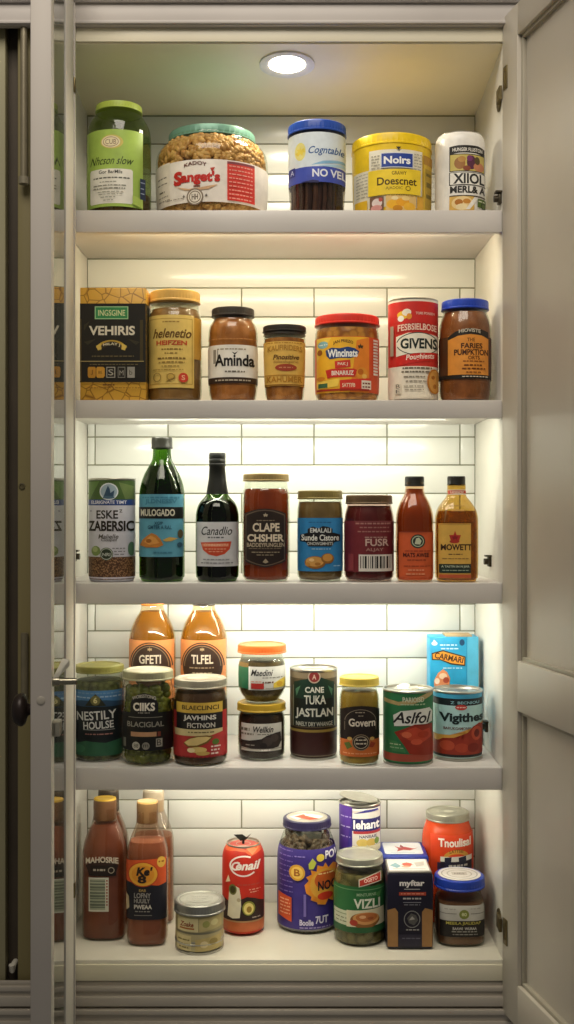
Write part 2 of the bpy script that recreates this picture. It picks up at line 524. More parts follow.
# local: x = thickness (outwards), -y = along the door towards the viewer
def door_panelled():
    bm = bmesh.new(); W, TH, RC = .335, .021, .012
    z0, z1 = -.075, 1.41
    m = .0555; nb = 0
    add_box(bm, 0, TH, -m, 0, z0, z1, bev=.001)
    add_box(bm, 0, TH, -W, -W+m, z0, z1, bev=.001)
    for a, b in ((z0, -.014), (.384, .457), (1.364, z1)):
        add_box(bm, 0.0002, TH, -W+m-.001, -m+.001, a, b, bev=.0012)
    for a, b in ((-.02, .39), (.45, 1.37)):
        add_box(bm, RC, TH-.003, -W+m-.004, -m+.004, a-.004, b+.004)
    # stepped moulding round each recess
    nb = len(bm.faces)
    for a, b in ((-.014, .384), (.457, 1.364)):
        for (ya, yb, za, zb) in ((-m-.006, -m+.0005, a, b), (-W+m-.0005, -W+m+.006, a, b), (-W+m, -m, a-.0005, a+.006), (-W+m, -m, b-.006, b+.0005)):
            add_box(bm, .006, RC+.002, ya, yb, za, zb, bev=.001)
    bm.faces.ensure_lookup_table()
    for f in bm.faces[nb:]: f.material_index = 1  # moulding painted darker to stand in for shade in the recess step
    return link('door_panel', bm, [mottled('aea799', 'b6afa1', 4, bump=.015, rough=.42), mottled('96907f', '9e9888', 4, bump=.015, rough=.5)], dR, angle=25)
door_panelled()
for zc_ in (1.298, .052): 
    h = hinge_parts(None, XR, zc_, 1, BRASS)
    h.parent = dR; h.matrix_parent_inverse = (Matrix.Translation(dR.location) @ Matrix.Rotation(ang, 4, 'Z')).inverted()
    bm = bmesh.new(); add_box(bm, -.0016, .0012, -.020, -.006, zc_-.022 if zc_ < 1 else zc_+.002, zc_+.016 if zc_ < 1 else zc_+.036, bev=.0004)
    for dz in (-.012, .01): add_box(bm, -.0022, 0, -.016, -.010, zc_+dz-.002+(0 if zc_ < 1 else .02), zc_+dz+.002+(0 if zc_ < 1 else .02))
    link('hinge_plate', bm, BRASS, dR)

# ---- left door : glazed frame, swung open square to the cabinet
dL = bpy.data.objects.new('door_1', None); COL.objects.link(dL); dL['kind'] = 'structure'
angL = math.radians(5.7)
dL.location = (-.318, -.0055, 0); dL.rotation_euler = (0, 0, angL)
LW = .329
bm = bmesh.new(); th = .025
zb, zt = -.13, 1.47
add_box(bm, -th, 0, -.135, 0, zb, zt, bev=.0008)
add_box(bm, -th, 0, -LW, -LW+.034, zb, zt, bev=.0012)
add_box(bm, -th, -.0003, -LW+.033, -.134, zb, -.035, bev=.0008)
add_box(bm, -th, -.0003, -LW+.033, -.134, 1.40, zt, bev=.0008)
add_box(bm, -.002, .0022, -.0135, -.0005, zb, zt, bev=.001)
DOORP = [mottled('d3cebf', 'dbd6c8', 4, bump=.015, rough=.6), mottled('a9a29a', 'b1aaa2', 4, bump=.015, rough=.5)]  # one paint in lit and shaded tones: inner face light, edge and outside dark
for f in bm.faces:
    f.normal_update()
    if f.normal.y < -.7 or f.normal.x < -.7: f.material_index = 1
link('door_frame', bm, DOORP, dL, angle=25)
link('glass_pane', (lambda b: (add_box(b, -.0065, -.0015, -LW+.032, -.132, -.037, 1.402), b)[1])(bmesh.new()), glass('dfe4dc', 1, .015, .75, .10, 2.0), dL, smooth=False)
# spindle, catch and strike plate on the inner face, knob on the outer face
zk = ZC-(683-PY)*(CAM_D-.33)/FPX
def cyl_x(bm, x0, x1, y, z, r, seg=20, mi=0):
    add_tube(bm, [(x0, y, z), (x1, y, z)], r, seg, mi)
bm = bmesh.new(); cyl_x(bm, 0, .0085, -LW+.014, zk, .0060); cyl_x(bm, .008, .012, -LW+.014, zk, .0040); cyl_x(bm, .0115, .029, -LW+.014, zk, .0042)
link('door_spindle', bm, ink('8d8878', .25, .9), dL)
bm = bmesh.new()
a = [bm.verts.new(p) for p in ((.0, -LW+.010, zk+.004), (.0, -LW+.03, zk+.004), (.006, -LW+.012, zk+.004), (.020, -LW+.016, zk+.026), (.012, -LW+.016, zk+.028), (.020, -LW+.02, zk+.018))]
bmesh.ops.convex_hull(bm, input=bm.verts)
link('door_catch', bm, ink('d8d4c4', .4), dL, smooth=False)
bm = bmesh.new(); zs = ZC-(730-PY)*(CAM_D-.33)/FPX
add_box(bm, 0, .010, -LW+.006, -LW+.03, zs-.009, zs+.009, bev=.0015); cyl_x(bm, .0015, .006, -LW+.016, zs, .003); add_box(bm, .001, .004, -LW+.006, -LW+.010, zs-.009, zs+.007)
link('strike_plate', bm, ink('a39e8e', .3, .7), dL)
bm = bmesh.new(); add_lathe(bm, smooth_prof([(.006, -.001), (.007, .006), (.017, .008), (.021, .013), (.018, .021), (.010, .0245), (.0005, .0255)], 2), 32)
zkn = ZC-(712-PY)*(CAM_D-.33)/FPX
bmesh.ops.transform(bm, matrix=Matrix.Translation((-th, -LW+.022, zkn)) @ Matrix.Rotation(-pi/2, 4, 'Y'), verts=bm.verts[:])
link('door_knob', bm, ink('2a201c', .4, .3), dL)
bm = bmesh.new(); zsc = ZC-(700-PY)*(CAM_D-.33)/FPX
add_lathe(bm, [(.0052, 0), (.0052, .0006), (.0042, .0012), (.0005, .001)], 20); 
bmesh.ops.transform(bm, matrix=Matrix.Translation((-.0125, -LW, zsc)) @ Matrix.Rotation(pi/2, 4, 'X'), verts=bm.verts[:])
link('screw_cover', bm, ink('a8a296', .4), dL)
for zc_ in (1.305, .11):
    h = hinge_parts(None, XL, zc_, -1, BRASS, dy=-.002)
    h.parent = dL; h.matrix_parent_inverse = (Matrix.Translation(dL.location) @ Matrix.Rotation(angL, 4, 'Z')).inverted()
    bm = bmesh.new(); add_box(bm, .0, .0025, -.016, -.001, zc_-.010, zc_+.012, bev=.0005); link('hinge_plate', bm, BRASS, dL)

# ---- filler stiles beside the opening
struct(box_obj('trim_5', (-.362, XL, -.003, .0, -.26, 1.40), PAINT2, bev=.0008))
struct(box_obj('trim_6', (XR+.004, .75, -.002, .02, -.26, 1.45), GREY, bev=.0008))
# ---- what shows left of the open door: dark recess with boards and a rod
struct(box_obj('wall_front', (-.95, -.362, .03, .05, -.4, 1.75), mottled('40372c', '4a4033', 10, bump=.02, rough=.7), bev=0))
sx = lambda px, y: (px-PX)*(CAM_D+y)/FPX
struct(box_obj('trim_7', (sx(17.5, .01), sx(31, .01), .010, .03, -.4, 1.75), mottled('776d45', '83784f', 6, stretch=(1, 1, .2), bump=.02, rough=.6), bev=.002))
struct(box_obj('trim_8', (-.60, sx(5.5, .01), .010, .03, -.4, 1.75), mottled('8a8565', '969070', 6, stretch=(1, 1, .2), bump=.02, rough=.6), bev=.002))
bm = bmesh.new(); xr = sx(23, -.01); zz_ = lambda py: ZC-(py-PY)*(CAM_D-.01)/FPX
add_tube(bm, [(xr, -.004, zz_(181)), (xr, -.004, 1.75)], .0052, 16)
rod = link('hanging_rod', bm, ink('857d68', .4, .3), None); tag(rod, 'slim pale grey rod running down left of the open glass door, upper part', 'rod')
bm = bmesh.new(); add_tube(bm, [(xr, -.004, zz_(183)), (xr, -.004, zz_(176))], .008, 16); link('end_cap', bm, ink('8f8874', .4, .2), rod)
bm = bmesh.new(); add_tube(bm, [(xr, .01, zz_(168)), (xr, -.004, zz_(168))], .003, 10); link('bracket', bm, ink('857d68', .4, .3), rod)
bm = bmesh.new(); add_tube(bm, [(xr-.001, .0045, zz_(702)), (xr-.001, .0045, zz_(634))], .0055, 14)
tag(link('wall_rail', bm, ink('7a725c', .45, .2), None), 'short pale rail on the wall just above the dark round door knob', 'rail')
bm = bmesh.new(); add_tube(bm, [(sx(14, .02), .03, zz_(972)), (sx(14, .02), .018, zz_(972)), (sx(14, .02), .008, zz_(975)), (sx(14, .02), .006, zz_(969))], .0045, 10)
tag(link('wall_hook', bm, ink('c9c4b6', .4), None), 'small white hook low on the dark wall left of the door', 'hook')
bm = bmesh.new(); 
add_lathe(bm, [(.005, 0), (.005, .0016), (.0032, .002), (.002, .0009), (.0004, .0009)], 20)
bmesh.ops.transform(bm, matrix=Matrix.Translation((sx(22, .01), .0102, zz_(486))) @ Matrix.Rotation(pi/2, 4, 'X'), verts=bm.verts[:])
tag(link('screw_cap', bm, ink('5d553a', .5), None), 'small round screw cap on the olive board left of the door', 'screw cap')

# shelf support pins on the side walls
pins = [('black shelf support pin on right wall above the top shelf', 1, .012, XR, 1.145, -1), ('dark shelf support pin on right wall by the amber square bottle', 3, .1, XR, .593, -1), ('dark shelf support pin on right wall beside the blue-topped can', 4, .13, XR, .325, -1),
        ('dark shelf support pin on left wall beside the grain can', 3, .12, XL, .60, 1)]
for lb, k, y, x, z, sg in pins:
    bm = bmesh.new()
    add_box(bm, min(x, x+sg*.005), max(x, x+sg*.005), y-.007, y+.007, z-.008, z+.008, bev=.001)
    add_tube(bm, [(x+sg*.0045, y, z), (x+sg*.011, y, z)], .005, 12)
    add_box(bm, min(x, x+sg*.010), max(x, x+sg*.010), y-.010, y+.004, z+.008, z+.0105)
    tag(link('shelf_pin', bm, ink('4a4335', .4, .5)), lb, 'shelf pin', 'shelf support pins on the side walls')

# ================================================================== the food
CLEAR = glass('f0f3ea', 1, .05, .5, .04)
def nuts(it, mat, count, r0, z0, z1, rb, el=1.35, name='nuts', top=True, parent=None):
    """loose round pieces pressed against the inside of the jar (uncountable fill)"""
    rnd = random.Random(count+int(it.cx)); bm = bmesh.new()
    add_lathe(bm, [(max(.003, r0(z0+.004)-rb*2.2), z0), (max(.003, r0((z0+z1)/2)-rb*2.2), (z0+z1)/2), (max(.003, r0(z1)-rb*2.2), z1-rb)], 32)
    base = bmesh.new(); bmesh.ops.create_icosphere(base, subdivisions=2, radius=1)
    bv = [v.co.copy() for v in base.verts]; bf = [[v.index for v in f.verts] for f in base.faces]; base.free()
    for i in range(count):
        t = rnd.uniform(-pi, 0) if rnd.random() < .8 else rnd.uniform(0, pi); z = rnd.uniform(z0+rb*.8, z1)
        r = r0(z)-rb*rnd.uniform(1.02, 1.5)
        m = Matrix.Translation((r*math.cos(t), r*math.sin(t)*it.ratio, z)) @ Matrix.Rotation(t, 4, 'Z') @ Matrix.Rotation(rnd.uniform(0, pi), 4, 'X') @ Matrix.Diagonal((rb*.8, rb*.85, rb*el*rnd.uniform(.85, 1.1), 1))
        vs = [bm.verts.new(m @ c) for c in bv]
        for f in bf: bm.faces.new([vs[k] for k in f])
    o = link(name, bm, mat, parent or it.root); o['kind'] = 'stuff'; return o

# ---------------------------------------------------------------- top shelf
i = Item('storage_jar', 'tall glass jar with lime green lid and lime label, far left of top shelf', 'jar', 119, 32, .015, 1)
i.body([(31, 210), (32, 204), (32, 150), (32, 138), (30, 128), (25, 120), (22, 116), (22, 111)], glass('c9d6a6', 1, .05, .5, .05))
i.fill(mottled('8a5a3a', '5a3622', 160, bump=.6), 198)
i.lid(23.5, 107.5, 114.5, ink('b3c654', .4))
i.label([R(88.5, 129, 146, 206, 'a9c75c'), R(88.5, 129, 91, 206, 'bcd47c'), E(116.5, 141.5, 11.5, 7, 'd8c768'), E(115.5, 141.5, 9.5, 6, 'f2e7bf'), G(115.5, 141.5, 8, 5, .7, 'b08a68'), T('CUB', 115.5, 141.5, 11, 5, '8f6a50'),
         T('Nhcson slow', 116, 160, 43, 8, '22330f', sh=.35), P([(94.5, 168.5), (135.5, 168.5), (137, 170), (137, 201.5), (135.5, 203), (94.5, 203), (93, 201.5), (93, 170)], 'f3f0e4'),
         T('Gor BarMils', 115, 171.5, 24, 3.6, '3a3a30', .02), Lr(97, 134, 177.5, '6a6a5e', 1.4), Lr(104, 122, 181.5, '9a9a8c', .8), Lr(97, 131, 185, '8a8a7c', .9), Lr(97, 130, 188, '77776a', 1), Lr(102, 128, 191.5, '9a9a8c', .8), Lr(103, 127, 194, '9a9a8c', .8), Lr(105, 121, 197, '8a8a7c', .8), Lr(108, 118, 200, '9a9a8c', .8),
         P([(137, 194), (146, 197), (146, 206), (137, 203)], 'b9d466'), R(143.8, 176, 148.5, 197, '2d3a55'), Lr(144.2, 148, 180, '9aa7c0'), Lr(144.2, 148, 186, '9aa7c0'), Lr(144.2, 148, 191, '9aa7c0')])

i = Item('peanut_jar', 'wide squat glass jar of peanuts with dull green lid, on top shelf', 'jar', 212, 56, .012, 1)
i.body([(53, 210), (55.5, 204), (56, 190), (56, 166), (54.5, 158), (49, 151), (44, 147.5), (43, 143)], CLEAR)
rr_ = i.rad
nuts(i, mottled('d9a862', 'b57e3e', 90, bump=.5, rough=.5), 1500, lambda z: rr_(z)-.001, .003, i.z(149), .0054, 1.3, 'peanuts')
i.lid(44, 136.5, 146.5, ink('6f9a86', .35, .2))
i.label([R(156, 158, 172, 201, 'ece2d0'), Lr(158, 170, 172, '7a7060', 1.2), Lr(158, 169, 178, '8a8070', 1), Lr(160, 166, 186, '6a6050', 1.4), Lr(159, 170, 191, '9a9080', .8), Lr(159, 172, 195, '9a9080', .8),
         T('KADOY', 199, 164.5, 23, 3.6, '6a3a30', .02, arc=2), T('S', 181, 176.5, 9, 14, 'c3261c', .05), T('anget\'s', 204, 177.5, 40, 13.5, 'c3261c', .045), P([(176, 181), (182, 179), (178, 184)], 'c3261c'), P([(214, 168), (219, 167), (216, 172)], 'b8331f'),
         P([(178, 184.5), (192, 188), (205, 187), (222, 184), (212, 189), (199, 190), (188, 189)], 'd9b088'), R(197, 184.8, 204, 186.2, '8a4a3a'),
         E(198.5, 196, 8.6, 8.2, 'efe6d6'), G(198.5, 196, 8.6, 8.2, 1.4, '8a7a68'), G(198.5, 196, 6, 5.8, .9, '8a7a68'), T('HH', 198.5, 196, 6.5, 5.5, '6f6254', .03), star(187, 195, 1.8, .7, 4, '55504a'), star(210, 195, 1.8, .7, 4, '55504a'), Lr(168, 188, 196.5, 'a0968a', .8),
         R(231, 161, 258, 199, 'dc463c'), R(231, 160.5, 258, 163, '8a4a50')] + [Lr(233, 256, 165+4*k, 'f0a898', 1.1, k) for k in range(9)], wrap=[(159, 201, 'f0e8dc')])

i = Item('canister', 'tall clear canister with royal blue lid and pale blue label, dark sticks inside', 'canister', 317, 29, .02, 1)
i.body([(27, 210), (27.5, 200), (28.5, 190), (28.6, 160), (28.6, 136)], glass('d9d6d2', 1, .05, .5, .05), it=1)
def sticks(it):
    rnd = random.Random(5); bm = bmesh.new()
    add_lathe(bm, [(it.rad(.02)*.78, .003), (it.rad(.02)*.8, it.z(150))], 24)
    for k in range(30):
        t = 2*pi*k/30+rnd.uniform(-.06, .06); r = it.rad(.02)-.0062
        add_tube(bm, [(r*math.cos(t), r*math.sin(t), .003), (r*math.cos(t+.05), r*math.sin(t+.05), .03), (r*math.cos(t-.03), r*math.sin(t-.03), it.z(152))], rnd.uniform(.0034, .0047), 8, mi=rnd.choice([0, 0, 0, 1]))
    return link('dried_sticks', bm, [mottled('33211c', '4a2e24', 60, bump=.4), mottled('6b4a38', '4a3026', 60, bump=.4)], it.root)
sticks(i)['kind'] = 'stuff'
i.lid(29.6, 128, 138.5, ink('2f55b4', .3))
i.label([E(299.5, 150, 5.5, 9, 'efe58c'), star(299.5, 150, 5, 2, 7, 'f2dc58'), T('Cogntable', 326, 150.5, 37, 9.5, '275a9a', .01, .3), P([(310, 164.5), (322, 160.5), (346, 157.5), (346, 160), (326, 163)], '8fbfe0'), P([(318, 165.5), (346, 161), (346, 164), (330, 166)], 'b5d8ee'),
         R(288, 165, 294.5, 174, '2c3688'), T('A', 291.5, 169.5, 3.5, 5, 'c8d0f0'), T('NO VEL', 329, 172.5, 35, 8, 'e8ecfa', .03), P([(300, 181), (312, 179.5), (318, 180.3), (318, 182.5), (308, 182)], '2a2a58')],
        wrap=[(131.5, 166, 'dfeaf0'), (166, 181.5, '4656b4')])

i = Item('snack_tub', 'bright yellow round tub with yellow lid and dark blue name plate, on top shelf', 'tub', 391.5, 40, .015, 1)
i.body([(38, 210), (38.6, 204), (39.3, 180), (39.6, 155)], ink('efca22', .35), it=1)
i.lid(40.3, 144, 155.5, ink('f3cf1e', .35), n=2)
i.label([R(366, 149, 420, 206, 'efe9d2'), R(352, 168, 366, 209, 'ece6cc')]+[Lr(354, 364.5, 171+3.2*k, 'b5ae98', .9, k) for k in range(8)]+[Lr(368, 376, 155+3*k, 'a09a88', .9, k) for k in range(5)]+[Lr(411, 419, 153+3*k, 'a8a290', .9, k+9) for k in range(6)]+
        [R(377, 152.5, 410, 167.5, 'dfe3ea'), R(377.8, 153.3, 409.2, 166.7, '2b479c'), T('Noirs', 393.5, 160, 27, 7.6, 'ffffff', .035), P([(392, 146.8), (397.5, 146.8), (394.8, 150)], '3a3020'),
         P([(365, 169.5), (418, 168.5), (418, 193.5), (365, 194.5)], 'f6d634'), T('GRAWY', 395.5, 173, 15, 3.6, '6b5410', .02), T('Doescnet', 393.5, 180.8, 40, 8, '4e3a0c', .02), T('AJADOIC', 390.5, 188.2, 17, 3.6, '6b5410'), G(404.5, 188, 2.6, 2.4, .6, '6b5410'),
         R(421, 152, 432, 209, 'd9b53a'), R(421, 152, 432, 161, 'b88a34'), R(423, 165, 431, 205, 'b89a38'), R(424.5, 169, 430, 172, '7a6a2a'), R(424.5, 178, 430, 183, '7a6a2a'), R(424.5, 190, 430, 194, '7a6a2a'),
         R(366.5, 196, 380, 210, '7a5a44'), E(373.5, 202, 5, 4.5, 'ead8d0'), E(373, 207, 5.5, 3, 'd99a92'), E(377, 199, 2, 2, 'c2564a'), R(382, 195, 413, 210, 'e6c27a'), E(389, 204, 6, 4.5, 'f0b52c'), E(399, 202, 7, 4, 'e9a52a'), E(406, 206, 6, 4, 'efb93c'), E(394, 208, 5, 3, 'c98a26'), E(402, 198, 4, 2.4, 'f2d489'), E(391, 198, 3.5, 2, 'f7e2a8'),
         R(352.5, 198, 364, 210, 'e5b82e'), R(414, 195, 421, 210, 'dca93a'), Lr(366, 420, 194.9, 'b59a30', .7)])

i = Item('food_can', 'white can with black framed fruit picture label, far right of top shelf', 'can', 460, 25, .012, 1)
i.body([(24, 210), (25, 205), (25, 160), (25, 147), (24, 141.5), (21.5, 138)], ink('e9e6de', .3))
i.can_end(21.5, 137.5)
i.label([R(445.5, 145.5, 484.5, 212, 'f0ede4'), P([(446, 146), (455, 145), (475, 145), (483, 146.5), (483, 154), (472, 152.6), (456, 152.6), (446, 154)], '24221e'), T('HUNGER FLUSTON', 464.5, 149.3, 31, 3.6, 'eeeade', .02),
         R(446, 153.5, 483, 171.2, '2e2b22'), R(446.8, 154.4, 482.2, 170.4, 'cbb862'), E(456, 163, 5.5, 6, '9a6a34'), E(458, 159, 4, 3, 'b98a44'), E(468, 162, 5, 7, '5a2c44'), E(466, 158, 3, 3, '7a3a6a'), E(476, 166, 6, 4.5, 'c9845e'), E(474, 160, 3, 4, '5a4a28'), E(463, 168, 4, 2.5, '8a4a34'),
         R(445.8, 171.8, 484, 185, '2a2822'), R(446.6, 172.5, 483.4, 184.2, 'efece2'), T('XIIOL', 466, 178.3, 33, 10.5, '1a1a18', .03), T('MERL& A', 465, 189.2, 37, 7, '24221e', .03),
         R(446, 195, 484, 196.2, '4a4030'), R(446, 196.2, 471, 210, 'd9b05a'), E(459, 203, 11, 7, 'efd294'), E(455, 202, 4, 3, 'b5742c'), E(463, 201, 4, 2.4, 'c98a3a'), E(458, 206.5, 6, 3, 'f2dfae'), P([(471, 196.5), (476, 197), (466, 209), (462, 209)], 'f3efe4'), R(474.5, 197.5, 485, 206, '5d7434'), Lr(475.5, 483, 200, 'dfe2c2', 1.2), G(481.5, 204, 3.2, 3.2, .9, '2f3a20')])

# ---------------------------------------------------------------- second shelf
def box_item(name, label, cat, x0, x1, ytop, front, shelf, depth, mat, rot=0, base_z=None, n=None, bev=.0015, part='carton'):
    cx = (x0+x1)/2; front *= .8625; D = CAM_D+front; s = D/FPX; hw = (x1-x0)/2
    it = Item(name, label, cat, cx, hw, front, shelf, base_z=base_z, rot=rot, yc=front+depth/2)
    it.root.location.x = (cx-PX)*s
    it.sf = s; it.hd = depth/2; it.w = hw*s
    it.h = it.zf(ytop)
    bm = bmesh.new(); add_box(bm, -it.w, it.w, -it.hd, it.hd, 0, it.h, bev=bev)
    it.carton = link(part, bm, mat, it.root, angle=30)
    return it
CRK = mottled('8a5a16', 'dba83c', 60, 'crack', .2, .4, .0, .06)
i = box_item('food_carton', 'black and gold rectangular carton with green name plate, far left of second shelf', 'carton', 80, 146, 287.5, .012, 2, .06, CRK)
i.label([R(80, 303.5, 146, 382, '24211a'), R(80, 319, 81.5, 382, '5a4a24'), R(140, 320, 143, 361, '4a3f22'), R(94.8, 306.4, 128.3, 319.2, 'a9d39a'), R(95.8, 307.4, 127.3, 318.2, '379052'), T('INGSGINE', 111.7, 312.9, 27, 6, 'e2e6ac', .015),
         T('VEHIRIS', 112, 330.6, 46, 9.4, 'e9e0c8', .03), G(111.5, 351.5, 16.5, 11.5, 5.2, 'c9a43e', 20, 200, 340), G(111.5, 351, 12.5, 9.5, 4.2, '3a3222', 20, 205, 335), P([(96, 346), (101, 343.5), (101.5, 349.5), (98, 350.5)], 'e3c35c'), P([(127, 346), (122, 343.5), (121.5, 349.5), (125, 350.5)], 'e3c35c'), T('MILAY J', 111.6, 345.4, 17, 3.2, 'efe4c0', .02, arc=1.2),
         P([(84, 325), (90, 321), (84, 331)], '3d3726'), P([(84, 342), (96, 339), (88, 345)], '3d3726'), P([(140, 342), (128, 339), (136, 345)], '3d3726'),
         Lr(92, 134, 356.3, '6d6040', 1.3), R(80.5, 361, 144, 361.8, 'b8a46a'), Lr(90, 138, 364.6, '6d6040', 1), P([(89, 367), (95, 367), (96, 368.5), (96, 376), (95, 378), (89, 378), (88, 376), (88, 368.5)], 'c98f2e'), P([(97.5, 367), (103.5, 367), (105, 368.5), (105, 376), (103.5, 378), (97.5, 378), (96.5, 376), (96.5, 368.5)], 'd39a36'),
         T('J', 92, 372.5, 2, 5, '7a5214'), T('8E', 100.5, 372.5, 4, 3, '7a5214'), R(106.5, 367, 115.5, 378, 'aaa598'), R(107.5, 368, 114.5, 377, '2c2820'), T('S', 111, 372.5, 5, 6, 'c2bdae'), R(118, 367, 125.5, 378, '8a867a'), R(118.7, 367.8, 124.8, 377.2, '2f2b24'), T('M', 121.7, 373, 4, 5, 'a8a396'), R(127.5, 367, 135, 378, 'a39f94'), T('b', 131, 372.5, 3, 5, '5a564c'), R(80, 381.6, 146, 382.6, '3a2c10'),
         Lr(103, 116, 385, '7a5420', 1.4), Lr(88, 140, 388, '9a6e24', .8)], flat_d=i.hd)
for sg in (-1, 1):
    box_obj('side_label', (sg*i.w-.0004, sg*i.w+.0004, -i.hd+.002, i.hd-.002, i.zf(382), i.zf(303.5)), ink('2c271b'), i.root, bev=0)

i = Item('spread_jar', 'tall jar with tan lid and tall tan label, beside the black and gold carton', 'jar', 175, 27, .015, 2)
i.body([(26, 399), (27, 394), (27, 350), (27, 321), (25.5, 315.5), (23.5, 312), (23.5, 306)], CLEAR)
i.fill(mottled('a87c48', '8a6234', 40, bump=.1), 311)
i.lid(25.6, 293, 304.5, ink('d9ad5c', .35))
i.label([R(190, 316, 202.5, 358, 'cf9c3c'), R(149.5, 314.5, 196, 387.5, 'e6c66c'), R(150.8, 318, 194.6, 318.6, 'b88e3a'), R(150.8, 318, 151.4, 384, 'b88e3a'), R(194, 318, 194.6, 384, 'b88e3a'), R(150.8, 383.4, 194.6, 384, 'b88e3a'), Lr(165, 182, 321.5, 'a9823a', 1.2), T('helenetio', 175, 333, 38, 9.4, '6a4a1e', .02, .25), T('HEIFZEN', 174, 342.6, 31, 4.6, 'c5522c', .04),
         Lr(164, 185, 349, '8a6a2c', 1.3), Lr(167, 181, 353, '8a6a2c', 1), Lr(160, 188, 358, '7a5c24', 1.4), Lr(161, 187, 362, '8a6a2c', 1.1), Lr(164, 182, 366, '8a6a2c', .9), Lr(155, 186, 369.5, 'a08038', .9), G(159.5, 377, 4.2, 4.6, .8, '9a7c3c'), P([(169, 381), (169, 374), (178, 374), (178, 377)], 'd0ac52'), G(173.5, 376.8, 4, 3.6, .8, '9a7c3c'), E(186, 377.5, 4.8, 4.8, 'd2432e'), T('S', 186, 377.5, 3.4, 5, 'f0b890', .02)])

i = Item('sauce_jar', 'jar with black lid, white label and orange-brown sauce, third on second shelf', 'jar', 233, 25, .018, 2)
i.body([(22.5, 399), (24, 394), (24.8, 380), (24.8, 345), (24.6, 333), (22.5, 325), (19.5, 321.5), (19.5, 316)], CLEAR)
i.fill(mottled('c47c40', 'a05e28', 55, bump=.2), 320)
i.lid(21.6, 309.5, 318, ink('352f29', .4))
i.label([Lr(214, 219, 356, '9a9284', 14), Lr(218, 247, 348.8, 'a89a80', 1.3), T('Aminda', 235.5, 360, 40, 12, '1c1a18', .03), P([(233, 351.5), (236, 353), (239, 351.2), (236, 354.8)], '2a2622'), Lr(226, 246, 371.3, '6a6256', 1.5), Lr(216, 252, 380, 'cbbfa8', 1.2), Lr(208, 258, 338.5, 'c88a50', .8)], wrap=[(344.5, 377, 'f1ece0'), (377, 383, '3a2a20')])

i = Item('spread_jar', 'short tapered jar with black stepped lid and tan label on second shelf', 'jar', 284.5, 21.5, .02, 2)
i.body([(18.5, 399), (19.5, 395), (20.5, 370), (21, 345), (20.6, 338), (20.4, 333)], CLEAR)
i.fill(mottled('c88442', '955826', 70, bump=.3), 340)
i.lid(22, 327, 333.5, ink('2a2724', .35)); i.lid(21.2, 333, 336.5, ink('3f3a33', .35), ridges=False, name='lid_band', inset_top=False)
i.label([Lr(266, 303, 342.5, 'b9852e', 1), T('KAUFIRIDERS', 285, 348.8, 35, 5.5, 'b58432', .02, arc=1.6), T('Pinositive', 286.5, 356.8, 26, 5, '5c3a1c', .02, .25), T('dolocologierus', 286, 361.8, 25, 3.4, '9a6a30'), E(286, 367.3, 11, 3.6, 'a5442a'), Lr(279, 293, 367.3, 'd08a64', 1.1), T('KAHUMER', 284.5, 379, 36, 6, 'b9822c', .02), R(263, 374.5, 306, 375.2, 'b9822c'), R(263, 384, 306, 385, '8a5a20')], wrap=[(341, 385.5, 'e0b558')])

i = Item('snack_jar', 'wide jar with flat red lid and yellow and red label, on second shelf', 'jar', 347, 32.5, .015, 2)
i.body([(30.5, 399), (31.8, 394), (32, 380), (32, 345), (31.8, 336), (30.8, 330), (30.8, 324)], CLEAR)
i.fill(mottled('d8923e', 'a4622a', 75, 'voronoi', .5), 331)
i.lid(32.6, 318, 327.5, ink('d8362a', .35))
i.label([R(315.5, 336.5, 368, 392, 'f3b932'), P([(315.5, 336.5), (330, 336.5), (315.5, 360)], 'f0cb52'), P([(355, 340), (368, 336.5), (368, 392), (348, 392)], 'e8862c'), E(321.5, 343.5, 5, 3.6, '86b8c0'), Lr(318, 326, 343.5, 'dfe8e0', 1), star(359, 346, 3, 1.2, 5, '4a3a24'), E(318.5, 351, 2.4, 3, '9a5a24'),
         T('JAN PRIEZO', 341.5, 343, 20, 3.8, '6a4a1c', .02, arc=2), P([(324, 349.5), (330, 347), (338, 348), (346, 346.5), (353, 348), (357.5, 351), (355.5, 356), (348, 358), (338, 357.5), (328, 358.5), (325, 355)], '24427c'), T('Wincinats', 341, 352.8, 30, 8, 'f6f6f2', .035),
         P([(333, 360.8), (348.5, 359.6), (349, 367), (333.5, 368.2)], 'd33a2c'), T('PAK J', 341, 364, 10, 3.8, 'f6e2c8', .02), P([(324, 369.5), (330, 368.4), (352, 368.4), (356, 370), (353, 376.5), (330, 377), (326, 378)], 'cf3328'), T('BINARIUZ', 341, 372.7, 22, 4.6, 'f6ead8', .025), E(360.5, 373.5, 6, 6.5, 'e59632'), E(359, 371.5, 3, 3, 'c46a1c'), E(363, 376, 2.4, 2.4, 'f3c060'), E(319.5, 377.5, 4, 2, 'd98a2a'),
         P([(315.5, 380.5), (338, 378.5), (336, 386), (315.5, 388)], 'f5d055'), R(317, 382.5, 326, 387, '3f6a4a'), P([(338, 380), (370, 377.5), (370, 389), (338, 391)], 'd8382a'), T('SATTIFB', 347, 385, 13, 4, 'f5d9b8', .02), R(360, 380, 370, 389, 'efe2d0'), Lr(361, 369, 383, '7a3a2a', 1.6), Lr(361, 369, 386.5, '7a3a2a', 1.4), R(315.5, 388.5, 368, 390.5, 'a83222')] + [R(372.5, 338+3.1*k, 377.5, 340+3.1*k, 'f0e6da') for k in range(12)],
        wrap=[(336, 392, 'd9542c')])

